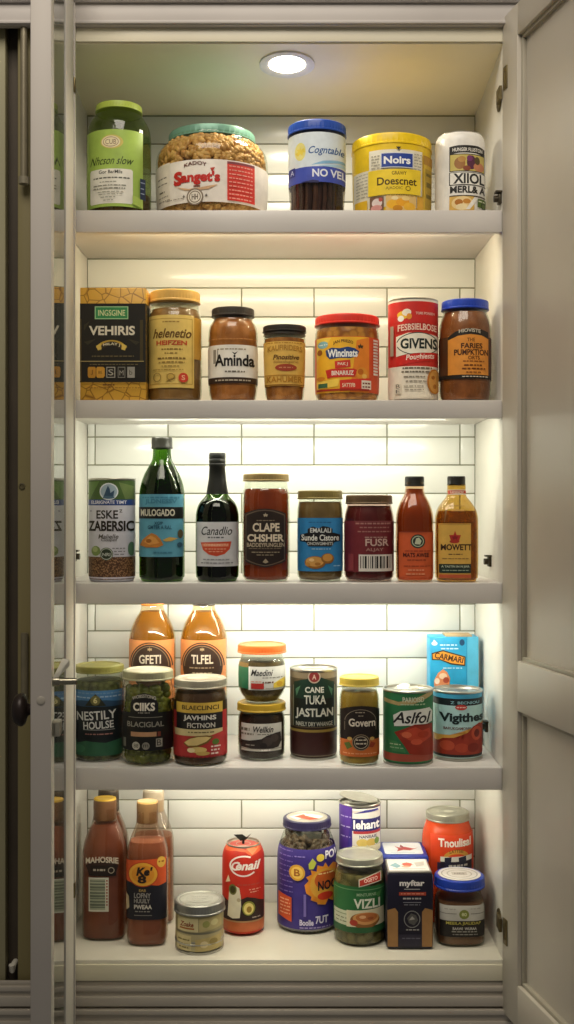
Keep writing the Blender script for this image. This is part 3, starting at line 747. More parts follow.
i = Item('food_canister', 'tall paper canister with red top and cream bottom, sixth on second shelf', 'canister', 413, 25, .018, 2)
i.body([(24.6, 398.5), (24.8, 394), (24.8, 340), (24.8, 302)], ink('efe6d4', .4), it=1)
i.can_end(24.6, 301.5, rim=.99); i.base_rim(24.6)
i.label([E(400.5, 314.5, 5.5, 4, 'f0c23a'), E(404, 312, 4.5, 3.5, 'f3ead6'), E(398.5, 318, 3, 3, 'f6f0e4'), E(406.5, 316, 2.6, 3, 'e8932c'), T('TORS PONSEN', 423, 313, 20, 2.6, 'f3c8b8', .02), P([(394, 333), (394, 325), (405, 322.5), (420, 322), (437, 324), (437, 333.5), (420, 331), (405, 331)], 'b9261f'), T('FESBSIELBOSE', 415.5, 327.5, 40, 6.5, 'f2d6c2', .02, arc=1),
         P([(394, 336), (405, 332.6), (420, 332.4), (437, 335), (437, 352), (420, 352.5), (405, 353.6), (394, 356)], 'f3ecd8'), G(416, 343.5, 22, 11.5, .9, '2a3a30', 28, 190, 350), T('GIVENS', 417, 343.3, 38, 10.5, '1d2a24', .035), G(416, 343, 22, 12.2, .8, '2a3a30', 28, 15, 165),
         P([(394, 358), (406, 354.4), (420, 352.8), (437, 351.5), (437, 359.5), (420, 361.5), (406, 363.5), (394, 366)], 'cf2a24'), T('Poughiests', 418, 357, 29, 7, 'f7e4d4', .02, .2, rot=.07), Lr(400, 430, 367.8, '6a6050', 1.5), Lr(399, 432, 371.5, '6a6050', 1.4), Lr(401, 424, 376.5, '8a8070', 1.2), Lr(403, 424, 381, '8a8070', 1.1), Lr(401, 422, 386, 'a09684', 1), Lr(402, 421, 389.5, 'a09684', 1),
         E(432.5, 381, 8, 12.5, 'b9752c'), E(433, 381, 6.5, 11, 'd49a4c'), E(431, 377, 2, 2, 'a8692a'), E(433, 386, 2, 2.4, 'a8692a'), R(392.5, 383.5, 398.5, 393.5, 'dcd2be'), T('B', 395.5, 386, 3.6, 4, '55504a'), T('E', 395.5, 391, 3.6, 3.4, '55504a'), Lr(388.6, 391.5, 340, 'b8a890', 30)], wrap=[(301, 323, 'cf2c26'), (323, 366, 'd2352c'), (366, 397, 'efe6d2')])

i = Item('sauce_jar', 'jar with dark blue lid and orange label, far right of second shelf', 'jar', 465, 26, .015, 2)
i.body([(24.5, 398.5), (25.8, 393), (26, 375), (26, 338), (25.5, 327), (23.5, 319), (21.5, 314.5), (21.5, 310)], CLEAR)
i.fill(mottled('a05c2e', '7c431e', 45, bump=.15), 314)
i.lid(23.8, 302, 311.5, ink('2443ae', .3))
i.label([R(445, 335, 486, 374.5, 'e0923a'), P([(445, 336), (452, 331), (465, 328), (478, 329), (486, 331), (486, 339), (445, 339)], '25211c'), T('HIOVISTE', 466, 331, 22, 3.6, 'cdc4b0', .02, arc=1), P([(445, 339.5), (454, 335.5), (466, 334), (478, 335), (486, 338), (486, 342), (445, 342)], 'e0923a'), T('THE', 467, 339.5, 8, 3.6, '7a4412', .02), T('FARIES', 468, 345.6, 22, 5.4, '43200c', .03), T('PUMPKTION', 468, 352, 35, 6, '43200c', .03), T('ORTS', 470, 357.5, 12, 3.8, '6a3812', .02), Lr(459, 481, 361, '8a4c18', 1.1), Lr(460, 480, 365, '6a3812', 1.4), Lr(458, 482, 368.4, '6a3812', 1.4), Lr(462, 478, 372, '8a4c18', 1), Lr(458, 485, 376.4, 'd9cdb8', 1)],
        wrap=[(336, 374.5, '55331a'), (374.5, 378.4, '211c18')])

# ---------------------------------------------------------------- third shelf
GRAIN = mottled('b58a5c', '4a2c18', 420, 'voronoi', .3, .5, .1, .6)
i = Item('grain_can', 'tall can with lavender label and brown grains below, far left of third shelf', 'can', 112, 23.3, .016, 3)
i.body([(22.5, 583.5), (23.2, 579), (23.2, 530), (23.2, 482)], ink('cfcdd8', .35), it=1)
i.can_end(23.2, 478.5); 
i.label([P([(89, 482), (103, 481), (92, 499), (89, 499)], '5f7f3c'), P([(122, 482), (136, 486), (136, 499), (128, 499)], '6a7d48'), E(112.3, 491.5, 9.4, 8.6, 'dde2e4'), E(112.3, 491.5, 8.2, 7.4, '9db2c0'), P([(107, 496.5), (110, 489), (111.5, 485.5), (113.5, 489), (114, 493), (118, 490), (117, 496.5)], '33506a'), E(112.2, 497.4, 6, 1.5, '4a6a80'),
         T('ELSRIGNATE TIMT', 111.5, 502.2, 36, 3.4, 'e6e6ee', .02), T('ESKE', 110.5, 514.5, 22, 8.6, '2a2420', .02), T('z', 124, 511, 3, 3, '2a2420'), T('ZABERSIC', 113, 526, 46, 10.5, '262019', .035), T('Malielle', 112, 536.5, 20, 4.4, '55504a', .01, .2), T('Clospet', 112.5, 540.2, 16, 3.6, '55504a', .01, .2),
         E(98.8, 551, 5, 5, '7f9455'), E(98, 549.5, 3, 2.6, 'aab87c'), E(110, 554, 6.8, 6.4, '2c3a2a'), G(110, 554, 6.2, 5.8, .8, 'c2cbb8'), T('NRI', 110, 554.5, 8, 3.2, 'cfd6c8', .02), Lr(116, 128, 548.4, '77757c', 1), Lr(117.5, 128, 551.5, '77757c', .9), Lr(118, 128, 554.4, '77757c', .9), E(133.5, 549, 3, 7, '5a7d5c'), Lr(92, 95, 511, '9a96a6', 1.3)],
        wrap=[(480, 499.5, '46602e'), (499.5, 505.4, '2e4788'), (505.4, 557, 'd3d2da'), (557, 582, GRAIN)])

i = Item('oil_bottle', 'tall dark green oil bottle with pale blue and black label, tallest on third shelf', 'bottle', 162, 22.7, .015, 3)
i.body([(21.5, 583), (22.6, 577), (22.7, 560), (22.7, 500), (22.3, 489), (19, 477), (13, 466), (9.6, 460), (9, 454), (9, 447)], glass('7ba44a', 1, .04, .4, .05))
i.fill(liquid('2a3616', .5, '6f8f34'), 466, .002)
i.lid(10.6, 437.5, 449, ink('17170f', .4), name='cap')
i.label([R(139.5, 494.2, 184.5, 557, '5b9db4'), Lr(144, 181, 497.5, '3d7e98', 1.4), T('JLDNESSV', 163, 501.8, 32, 5.6, '3d7c96', .03), R(139.5, 507, 184.5, 518.6, '121413'), T('MULOGADO', 159.5, 512.6, 35, 7, 'd2cdb8', .03), R(178, 507.4, 181, 518.3, '0e0f0e'), T('XGIP', 161, 523.2, 9, 3.2, '1f4a60', .02), T('GMTER A RAL', 162, 527.3, 24, 3.8, '24526a', .02),
         P([(141, 545.5), (144, 540), (149, 536), (154, 533), (159, 535), (163, 539), (166, 545), (160, 547.5), (148, 547.5)], 'bd7a34'), P([(146, 542), (153, 535.5), (158, 538), (162, 543), (152, 545)], 'd99a4c'), E(151, 541, 3, 2, '96581f'), P([(165, 540), (172, 537), (180, 538.5), (174, 541), (168, 541.5)], 'c9a452'), E(182, 534, 2.4, 4.4, '5a5034'), E(181.5, 545, 2.5, 2.5, '2f5a70'), Lr(156, 174, 552.5, '3d7c96', 1.3)])

i = Item('wine_bottle', 'dark green wine bottle with long black neck and white label, on third shelf', 'bottle', 217.3, 21.6, .016, 3)
i.body([(20, 583), (21.4, 577), (21.6, 560), (21.6, 520), (21.3, 512), (18.5, 503), (12.5, 497), (9.7, 492), (8.4, 480), (7.4, 466), (7.4, 456)], glass('6a8c46', 1, .04, .4, .05))
i.fill(liquid('1c2612', .45, '55762c'), 500, .002)
bm = bmesh.new(); add_lathe(bm, [(i.rad(i.z(494))+.0005, i.z(494)), (i.rad(i.z(480))+.0005, i.z(480)), (i.rad(i.z(468))+.0005, i.z(467)), (8.3*i.s, i.z(466.4)), (8.3*i.s, i.z(464)), (8.0*i.s, i.z(463.4)), (8.3*i.s, i.z(462.6)), (8.3*i.s, i.z(459.5)), (8.0*i.s, i.z(459)), (8.3*i.s, i.z(458.4)), (8.2*i.s, i.z(454)), (7.6*i.s, i.z(453)), (.0006, i.z(453))], 48)
link('foil_cap', bm, ink('141511', .4), i.root)
i.label([R(197, 522, 239, 566.5, 'd0d0d2'), T('Canadlio', 218, 530.8, 31, 8.6, '1f1f22', .01, .25), Lr(209, 225, 537.5, '5a5a5e', 1.4), P([(201.5, 542.5), (232.5, 541.5), (231, 549), (226, 554), (218, 556.3), (210, 554.6), (204, 550)], 'cb4a2e'), R(203, 543.6, 230, 546.6, 'e2825e'), T('CONNUNOTU', 217, 545, 24, 2.4, 'f0c8a8', .02), Lr(206, 228, 549, 'eaa884', 1), Lr(210, 225, 551.6, 'eaa884', .9), Lr(204, 232, 559.5, '8a8a90', 1), Lr(202, 234, 563, '6a6a70', 1)])

i = Item('honey_jar', 'tall jar of amber-red contents with gold lid and black shield label', 'jar', 266, 24, .015, 3)
i.body([(22, 583), (23.8, 577), (24, 560), (24, 500), (23.6, 492), (21.5, 487.5), (21, 482)], CLEAR)
i.fill(liquid('8f4022', .35, 'c8703c'), 489, .0022)
i.lid(23.2, 474, 481.5, ink('9c875a', .35, .5))
def shield(x0, x1, y0, y1, c, k=0):
    xm = (x0+x1)/2
    return P([(x0, y0+5), (x0+4, y0+3.2), (xm-8, y0+.8), (xm, y0), (xm+8, y0+.8), (x1-4, y0+3.2), (x1, y0+5), (x1, y1-6), (x1-4, y1-4), (xm+8, y1-1.6), (xm, y1), (xm-8, y1-1.6), (x0+4, y1-4), (x0, y1-6)], c)
i.label([shield(244.6, 286.2, 508.5, 567.5, '241a16'), shield(245.7, 285.2, 509.8, 566.2, '6a5a4a'), shield(246.4, 284.5, 510.6, 565.4, '261b17'), star(266, 515, 2.4, 1, 5, 'b8a88e'), Lr(257, 276, 520.5, '8a7a64', .9), T('CLAPE', 266.5, 527.4, 27, 8.8, 'd8cab2', .03), T('CHSHER', 266, 538, 37, 7.6, 'd8cab2', .035), T('BADDEYFUNGLEN', 266, 545, 38, 4.2, 'b8a88e', .02), Lr(249, 282, 548.6, '8a7a64', .6), Lr(252, 280, 552.3, '9a8a72', 1), Lr(257, 275, 555, '9a8a72', .9), P([(263, 562), (266, 558.6), (269, 562), (266, 563.4)], 'a8987e')])

i = Item('cookie_jar', 'jar with dull gold lid and bright blue label showing nuts, on third shelf', 'jar', 320, 23, .017, 3)
i.body([(21, 583), (22.6, 577), (23, 565), (23, 515), (22.8, 508), (21.6, 502), (21.4, 497)], CLEAR)
i.fill(mottled('866a44', '6c5430', 40, bump=.1), 502)
i.lid(22.7, 490.6, 499.4, ink('80713f', .4, .35))
i.label([R(297, 518, 343, 571.5, '2f80b8'), Lr(308, 331, 522.3, '1f5a88', .9), P([(307, 529), (312, 526.5), (318, 528.5), (322, 526), (328, 527), (332, 529), (332, 534), (307, 534)], '14161a'), T('EMALALI', 320, 530.3, 21, 4.6, 'd6d8d4', .02), P([(299.5, 535), (306, 533), (334, 532.8), (340, 534.8), (340, 541), (334, 542), (331, 546.5), (308, 546.5), (305, 542), (299.5, 541.5)], '131418'), T('Sunde Cistore', 319.8, 537.6, 38, 6.2, 'e6e6de', .02), T('ONOWGMHETS', 319.5, 543.6, 26, 3.2, 'c0c2bc', .02), Lr(311, 330, 549, 'a8cbe0', .8),
         E(314.5, 562.5, 10.5, 6.4, '8f5e26'), E(314, 561.6, 9, 5, 'd09a50'), E(327, 558.5, 6.5, 5.2, '8f5e26'), E(327, 557.6, 5, 3.8, 'c98e42'), E(311, 560, 2.6, 1.6, 'efc98a'), E(317, 564, 3, 1.6, 'a8702e'), E(307, 564.5, 2.5, 2, 'b8803a'), Lr(333, 340, 566, '9ac4dc', .9)])

i = Item('jam_jar', 'dark maroon jam jar with brown lid, barcode facing out, on third shelf', 'jar', 369, 25, .014, 3)
i.body([(23, 583), (24.6, 577), (24.8, 560), (24.8, 522), (24.3, 514), (22.2, 507), (21.8, 501)], glass('e6d6cf', 1, .05, .45, .04))
i.fill(mottled('6a2428', '571a1e', 30, bump=.05), 506)
i.lid(23.6, 495, 504.2, ink('5e4a33', .4, .3))
i.label([Lr(354, 391, 523.5, 'a8766e', 1.6), Lr(358, 388, 527.5, 'a06e66', 1.2), Lr(356, 390, 531.6, 'a06e66', 1.2), R(353, 521, 393.5, 521.6, '8a4a4c'), Lr(363, 386, 537.3, 'a8867c', 1), T('FUSR', 375.5, 542.4, 24, 7.4, 'c9a89c', .02), T('ALJAY', 373, 550, 18, 4, 'a87c72', .02), R(347, 554, 352, 571, '8a3a3e'), B(357, 554.6, 391.5, 571.4, 'dcd5cb')], wrap=[(521, 572.5, '70262d')])

i = Item('sauce_bottle', 'slender orange-brown sauce bottle with black cap and orange label, on third shelf', 'bottle', 414.5, 18.6, .012, 3, n=2.6)
i.body([(17.6, 582.5), (18.5, 578), (18.6, 560), (18.6, 522), (17.8, 511), (14, 501), (10, 494), (9, 488), (9, 482)], glass('f0dcc4', 1, .04, .45, .04))
i.fill(liquid('9a4a20', .25, 'c87038'), 489, .0018)
i.lid(9.8, 476.5, 486.3, ink('16150f', .4), name='cap', n=2)
i.label([R(397.5, 532, 432, 580, 'cb5a30'), E(415.8, 541.3, 7.4, 7, '24322a'), G(415.8, 541.3, 6, 5.6, .9, 'b8c2a0'), P([(412.5, 544), (414, 538.5), (417, 537.5), (419.5, 541), (418, 544.5)], 'c9cfb0'), Lr(403, 430, 551, '8a2e18', .8), T('MATS AWEE', 414.2, 555, 26, 4.4, '4f1c10', .03), Lr(405, 424, 560, '8a3a20', 1), Lr(402, 431, 566, '9a4020', .8), Lr(406, 422, 570, 'e8a27a', 1), Lr(404, 424, 574, 'e09a70', 1.2), R(397.5, 531.6, 432, 532.4, '8a3a20')])

i = Item('amber_bottle', 'square shouldered amber bottle with black cap and red star label, rightmost on third shelf', 'bottle', 456.3, 21, .012, 3, n=3.6, ratio=.8)
i.body([(19.6, 582.5), (20.8, 578), (21, 560), (21, 525), (20.8, 516), (18.5, 508), (13.5, 501), (9.5, 496.5), (9, 491), (9, 484)], glass('e8cf8c', 1, .03, .5, .06))
i.fill(liquid('a87a26', .55, 'dba83c'), 511, .002)
i.lid(9.2, 476.3, 485.5, ink('17150f', .4), name='cap', n=2)
i.label([R(446.6, 489.5, 466, 494.6, 'd8cdb8'), R(446.6, 490.2, 466, 494, 'b8402a'), T('UESINOV', 456, 492.1, 14, 2.6, 'f0dcc4', .02)], wrap=None, name='neck_label')
i.label([R(436.5, 523.5, 468.5, 578.5, 'd8ab50'), R(437.3, 524.3, 467.7, 524.9, 'a87a34'), star(452.5, 537, 6.2, 2.6, 5, 'b5322a'), star(452.5, 537.5, 3, 1.4, 5, '8a1f22'), E(452, 541.5, 5, 1.8, 'a83226'), T('MOWETT', 454, 547.2, 31, 6.2, '35180e', .035), Lr(446, 460, 554.3, '6a4a24', 1.1), Lr(440, 466, 558.6, '8a6634', .9), R(437, 564, 468.5, 573, '1f3028'), T('A TASTIN IN N JIAR', 453, 566.8, 28, 2.8, 'c0c8ac', .02), Lr(440, 466, 570.4, '9aa890', .9), R(437, 574.4, 468.5, 578, 'bc5a36'), 
         P([(443, 510), (441.5, 522), (442.5, 522), (445, 510)], '6a4a1c'), R(447, 505.5, 463, 506.1, '7a5622'), R(449, 509.5, 462, 511.2, 'b5863a')])

# ---------------------------------------------------------------- fourth shelf
BEANS = mottled('6d6f44', '3f3f26', 110, 'voronoi', .6, .4, .2, .7)
OLIVE = mottled('777a34', '55591f', 40, bump=.1, rough=.25)
i = Item('pickle_jar', 'jar with olive-gold lid and dark label with blue sky, at left end of fourth shelf', 'jar', 99.5, 24.6, .040, 4)
i.body([(23.5, 760), (24.5, 755), (24.6, 740), (24.6, 690), (24, 682), (22.6, 677), (22.4, 672)], CLEAR)
i.fill(BEANS, 679)
i.lid(24.6, 664, 671, ink('7f7a3c', .45, .3))
i.label([P([(75, 703), (84, 701), (96, 704), (110, 700.5), (125, 703), (125, 707), (75, 707)], '2c4660'), Lr(76, 94, 698, '9ab4cc', 1.2), Lr(104, 123, 697, '9ab4cc', 1.4), Lr(76, 123, 693.6, '6d90b0', 1.2), P([(89, 706), (94, 699), (99.5, 694), (105, 699), (110, 706)], '2a2c22'), E(99.5, 700.5, 5, 5, '6f6a3c'), T('6', 99.5, 700.3, 4, 6, 'd6c88c', .03),
         T('NESTILY', 99.5, 715.6, 40, 9, 'd6d6d0', .015, rot=.06), T('HOULSE', 102, 725.2, 30, 7.6, 'd6d6d0', .02, rot=.05), R(87, 729.6, 118, 730.2, 'a8a8a2'), Lr(89, 116, 734.2, 'b07a70', 1.1), P([(80, 732), (92, 738), (110, 739), (122, 733), (122, 744), (80, 744)], '1a2024'), P([(75, 745), (90, 741), (110, 743), (125, 740), (125, 756), (75, 756)], '2f5f44'), Lr(78, 82, 750, 'c9cfc2', 1), E(83, 749, 6, 4, '3a6e4e')],
        wrap=[(691, 704, '4a7aa8'), (704, 741, '1d2226'), (741, 756, '27523c')])

i = Item('olive_jar', 'jar of green olives with silver lid and black arched label, on fourth shelf', 'jar', 148, 26, .006, 4)
i.body([(24, 768), (25.6, 761), (25.8, 745), (25.8, 695), (25.3, 687), (23.6, 682), (23.4, 676)], CLEAR)
rr2 = i.rad
nuts(i, OLIVE, 420, lambda z: rr2(z)-.001, .003, i.z(686), .0072, 1.15, 'olives')
i.lid(25.7, 669, 678, ink('a09d7e', .35, .45), topmat=ink('b3b19a', .45, .3))
i.label([P([(122, 713.5), (133, 713), (133, 704), (136, 698), (141, 694.5), (147, 693), (153, 694.5), (158, 698), (161, 704), (161, 713), (174, 713.5), (174, 751), (122, 751)], '141413'), T('WOBSSTONG', 147, 699, 24, 3.4, 'bdb8a8', .02, arc=2.8), T('CIIKS', 147, 707, 22, 8.4, 'e6e0d0', .035), Lr(141, 153, 713, '9a9486', 1), R(131, 717.3, 165, 717.9, '8a8476'), T('BLACIGLAL', 148, 724.6, 37, 5.4, '8f8a7e', .02), R(133.5, 732.2, 159.5, 736.8, 'b98d68'), R(160.5, 732.2, 163.5, 736.8, '7a3a2a'),
         E(139, 746, 4, 4, 'b8b4a6'), T('88', 139, 746, 5, 4, '2c2a26'), E(149, 746, 3.8, 3.8, '8a867a'), T('m', 149, 746, 5, 3, '22211e'), R(159, 739, 165, 747.4, '9a968a'), T('B', 162, 743, 4, 6, '22211e'), R(125, 739, 128, 748, '77746a')])

i = Item('potato_jar', 'jar with whitish lid and yellow, black and red label, third on fourth shelf', 'jar', 200.5, 27, .005, 4)
i.body([(25, 769), (26.6, 762), (26.8, 745), (26.8, 702), (26.2, 694), (24.4, 689), (24.2, 684)], CLEAR)
i.fill(mottled('5c3c28', '462c18', 40, bump=.2), 690)
i.lid(26.6, 677, 686, ink('aaa491', .35, .3), topmat=ink('b8ae9a', .4, .3))
i.top_print([E(0, 0, .7, .62, 'b09a84'), E(-.1, .1, .4, .3, 'c4b49e')], rx=i.Rm*.98, z=i.lid_top-.001)
i.label([R(174, 712, 228, 756, 'b63636'), R(177.4, 703, 224, 713.4, 'd2ae48'), T('BLAECLINCI', 202, 708, 37, 4.6, '3a2816', .02), R(177.4, 713.4, 224, 729.6, '1c1a1a'), T('JAVHINS', 201.5, 718.6, 33, 6.2, 'dcd8cc', .03), T('FICTNON', 203, 725.6, 28, 5, 'cfcabc', .02), P([(175, 729.6), (224, 729.6), (224, 733), (212, 736), (176, 736.5)], 'd2c08c'), Lr(190, 216, 732.6, '6a5a34', 1.2),
         P([(185, 744), (190, 739), (199, 736), (209, 735.5), (216, 737), (210, 743), (200, 747), (190, 747.5)], '7a5a26'), P([(186, 743), (192, 739), (200, 737), (208, 736.8), (213, 738), (208, 742), (199, 745.4), (190, 746)], 'e0c682'), E(200, 750, 9, 3, 'dcbf74'), E(205, 753.6, 7, 2, 'c9a85c'), E(193, 750.4, 4, 2.4, 'eedaa6'), E(217.5, 742.5, 3.4, 3, '55702f'), Lr(213, 222, 747, 'f0dcd0', 1.4), Lr(213, 221, 750.5, 'f0dcd0', 1.6), Lr(213, 220, 754, 'f0dcd0', 1.6), Lr(177, 224, 757.2, '7a2222', 1)],
        wrap=[(703, 729.6, '2a2018'), (729.6, 758, 'b63636')])

def amber(label, cx, name_txt, capc, capm):
    it = Item('juice_bottle', label, 'bottle', cx, 23.4, .155, 4, group='amber bottles behind the pickle jars')
    it.body([(22, 735), (23.3, 730), (23.4, 700), (23.4, 645), (22.8, 633), (18, 620), (12, 611), (10.8, 606), (10.6, 601)], glass('f7eed8', 1, .04, .45, .05))
    it.fill(liquid('b07e2c', .5, 'dcb468'), 611, .002)
    it.lid(11.2, 597.5, 605.2, ink(capc, .4), name='cap')
    it.label([R(cx-23, 640.5, cx+23, 700, 'd58a50'), G(cx, 667, 22, 24.5, 1.2, '3a2416', 30, 180, 360), E(cx, 667, 20.2, 22.6, '38251a', 36), G(cx, 667, 18.6, 21, .7, '8a7258', 30, 180, 360), star(cx, 649.5, 2.4, 1, 6, 'a8906e'), T(name_txt, cx, 659.5, 22, 9, 'd9cdb6', .02), Lr(cx-13, cx+13, 668, 'a08c70', 1.2), Lr(cx-10, cx+10, 673, 'a08c70', 1)])
    return it
amber('amber juice bottle with orange neck, half hidden behind the olive jar, left of the pair', 152.5, 'GFETI', 'd27c30', 0)
amber('amber juice bottle with dark cap, half hidden behind the white-lidded jar, right of the pair', 203.8, 'TLFEL', '2a2118', 0)

i = Item('small_jar', 'small jar with yellow lid and black berry label, carrying an orange-lidded jar', 'jar', 261.5, 23.6, .048, 4, group='two small jars stacked on the fourth shelf')
i.body([(21, 760), (23, 754), (23.6, 747), (23.6, 722), (23, 714), (21, 710.5), (21, 706)], CLEAR, seg=64)
i.fill(mottled('35221a', '281610', 40, bump=.1), 712)
i.lid(24.6, 701, 709, ink('b3922c', .4, .1))
i.label([R(241.5, 724, 282, 751.5, 'c9c6bc'), Lr(240, 250, 730, '6a6455', 3), Lr(241, 254, 734.5, '7a7465', 2), T('Wellkin', 263.5, 729.7, 21, 6.2, '2a2624', .02, .2), Lr(258, 272, 734.6, '77736a', .9), P([(241.5, 741), (250, 741), (258, 744.5), (262, 739), (267, 736), (272, 737), (276, 733.5), (281, 733), (282, 742), (279, 748), (266, 750), (241.5, 748)], '2a2321'), E(268, 742, 5, 4.6, '3d3330'), E(275, 738.5, 4, 4, '3d3330'), E(264, 746, 3.6, 3, '1d1716'), Lr(246, 255, 745.4, '9a948a', 1), Lr(262, 272, 750.3, 'efece4', 1.6), R(241.5, 748.8, 282, 749.4, '8a8478')])
zt = i.z0 + i.lid_top
i2 = Item('small_jar', 'small jar with bright orange lid, standing on top of the yellow-lidded jar', 'jar', 262, 23.8, .047, 4, group='two small jars stacked on the fourth shelf', base_z=zt-.0002)
i2.body([(17.5, 697), (20, 694.5), (23, 689), (23.8, 683), (23.8, 668), (22.6, 660), (20.6, 656.5), (20.4, 652)], CLEAR, seg=64)
i2.fill(mottled('6f5a3a', '4a3a22', 90, bump=.3), 660)
i2.lid(24.6, 643.5, 652, ink('de6a2c', .4))
i2.label([R(237, 667, 249.5, 689.5, '2f6a48'), R(237, 664, 249, 668, '8a6a3a'), R(249, 667, 286.5, 690.4, 'd6d4cc'), R(249, 667, 250, 690.4, 'efeee8'), T('Maedini', 262.5, 673, 21, 6.4, '2c2a28', .015, .25), Lr(263, 283, 678, '8a867a', .9), Lr(263, 274, 682.6, '6a4a3a', 1.6), R(251.5, 683.5, 264.5, 689.2, 'b5332c'), Lr(251.5, 262, 681.8, 'd6a08a', 1), P([(274, 684), (280, 680.5), (285.5, 678.5), (285.5, 688), (274, 688.4)], 'd9bd4a'), E(280, 684.6, 3, 2.6, 'c49a30'), R(266, 688.4, 286, 689.2, 'a8a294')], parent=None)

i = Item('food_can', 'tall dark can with green arched label and silver rim, centre of fourth shelf', 'can', 313.5, 23.6, .055, 4)
i.body([(22.6, 757), (23.4, 752), (23.5, 735), (23.5, 672)], ink('6f6350', .35), it=1)
i.can_end(23.5, 667); i.base_rim(23)
i.label([P([(293.5, 683), (300, 680.5), (306, 679.5), (309, 677), (319, 677), (322, 679.5), (328, 680.5), (334, 683), (334, 727), (293.5, 727)], '193226'), P([(295, 690), (300, 686), (296, 697)], '4f7a5c'), P([(332.5, 690), (327.5, 686), (331.5, 697)], '4f7a5c'), G(313.7, 677, 6.4, 6.4, 1.2, 'b8a894'), E(313.7, 677, 5.2, 5.2, '8a302c'), T('A', 313.7, 677, 4, 5, 'd8c0a8', .02), R(293.5, 699, 334, 727, '141b18'),
         T('CANE', 314, 690, 19, 6, 'd4d2c4', .03), T('TUKA', 314.5, 700, 22, 9, 'd4d2c4', .02), T('JASTLAN', 314, 714, 38, 11, 'cbcabd', .025), T('NAELY DRY WHANGE', 314, 724.2, 37, 4.4, 'b0ae9e', .02), R(292.6, 686, 293.4, 727, '8a8a70'), R(334, 686, 334.8, 727, '8a8a70')],
        wrap=[(672.5, 679, '8a7a60'), (679, 728, '5c4e38'), (728, 730, '27160f'), (730, 732.6, '8a7434'), (732.6, 758, '331411')])

i = Item('mustard_jar', 'slim mustard jar with yellow lid and black arched label, on fourth shelf', 'jar', 359.3, 20, .010, 4)
i.body([(18.5, 765), (19.8, 760), (20, 745), (20, 702), (19.4, 694), (17.4, 689), (17.2, 683)], CLEAR)
i.fill(mottled('b3923a', '9a782a', 40, bump=.1), 690)
i.lid(20, 676, 684.5, ink('d2b84c', .45))
i.label([P([(339.5, 711), (346, 708), (353, 706.5), (360, 706), (367, 706.5), (374, 708), (379.5, 711), (379.5, 741), (339.5, 741)], '231a17'), G(359.5, 722, 16, 12.5, .6, '8a7c6a', 26, 185, 355), R(343.5, 722, 344, 731, '8a7c6a'), R(375, 722, 375.5, 731, '8a7c6a'), Lr(354, 365, 712.6, 'a89a86', 1), Lr(357, 362, 716, 'a89a86', .8), T('Govern', 361, 722.8, 27, 8, 'ded4c2', .025), R(339.5, 740, 379.5, 757, 'c8692f'), Lr(342, 377, 753.8, 'e0a070', .9), P([(343, 744), (348, 742), (351, 747), (346, 750)], '5a6a2c'), P([(375, 744), (370, 742), (367, 747), (372, 748)], '9a3a22'), E(359.8, 742.5, 9, 8.2, '8a785c'), E(359.8, 742.5, 8.2, 7.4, '241c18'), G(359.8, 742.5, 7, 6.2, .7, 'b8aa90'), Lr(354.5, 365, 740, 'd0c4ac', 1.2), Lr(354.5, 365, 743.6, 'd0c4ac', 1.4), E(348.5, 739, 2.4, 1.8, 'c9a45a'), E(371, 739, 2.4, 1.8, 'c9a45a')])

i = Item('tomato_can', 'green can of tomatoes with torn silver top, second from right on fourth shelf', 'can', 408, 25, .008, 4)
i.body([(24.4, 764), (24.8, 760), (24.8, 700), (24.8, 692)], ink('2f7347', .35), it=1)
i.can_end(24.8, 687.5); i.base_rim(24.6)
bm = bmesh.new()
zl = i.z(687.5)
fl = [bm.verts.new(p) for p in ((-.021, .002, zl-.0028), (-.004, -.004, zl-.0022), (.004, .004, zl+.0035), (-.006, .012, zl+.0045), (-.016, .01, zl+.001))]
bm.faces.new(fl); fl2 = [bm.verts.new(p) for p in ((.004, -.006, zl-.0026), (.018, -.002, zl-.0026), (.016, .006, zl+.002), (.006, .004, zl+.0012))]; bm.faces.new(fl2)
bmesh.ops.solidify(bm, geom=bm.faces[:], thickness=.0006)
link('torn_flap', bm, ink('c9c2b0', .3, .8), i.lid_obj)
i.label([P([(383, 700), (396, 702.4), (412, 699), (424, 694.5), (433, 692.5), (433, 696), (424, 699), (412, 704), (396, 706), (383, 704)], 'b09a68'), T('PARIOISD', 411, 700, 22, 5, 'cfd8bc', .02), Lr(398, 424, 704.8, 'a8c09a', 1.2), P([(391, 716), (398, 711.5), (415, 709.5), (428, 708.6), (431.5, 713), (431, 723), (418, 727), (406, 725.5), (392, 727)], 'dcdcd4'), T('Aslfol', 410, 718, 36, 11.5, '1c1c1e', .02, .3),
         P([(392, 733), (400, 729.5), (412, 724.5), (421, 727), (431, 725), (433, 757), (407, 754), (401, 745)], '93301f'), P([(397, 734), (407, 729), (413, 727), (420, 731), (428, 729), (430, 738), (418, 744), (406, 740)], 'b9442c'), E(404, 735, 5, 3, 'cf6644'), E(421, 735, 6, 3.4, 'a8371f'), E(414, 742, 6, 3, 'c9553a'), P([(386, 741), (394, 742), (402, 749), (403, 753), (390, 752)], '3f7f4c'), Lr(388, 398, 745, 'b8c8a0', .9), Lr(388, 402, 748.5, '9ab890', .8)],
        wrap=[(692, 754.5, '2f7347'), (754.5, 762, 'a04a38')])

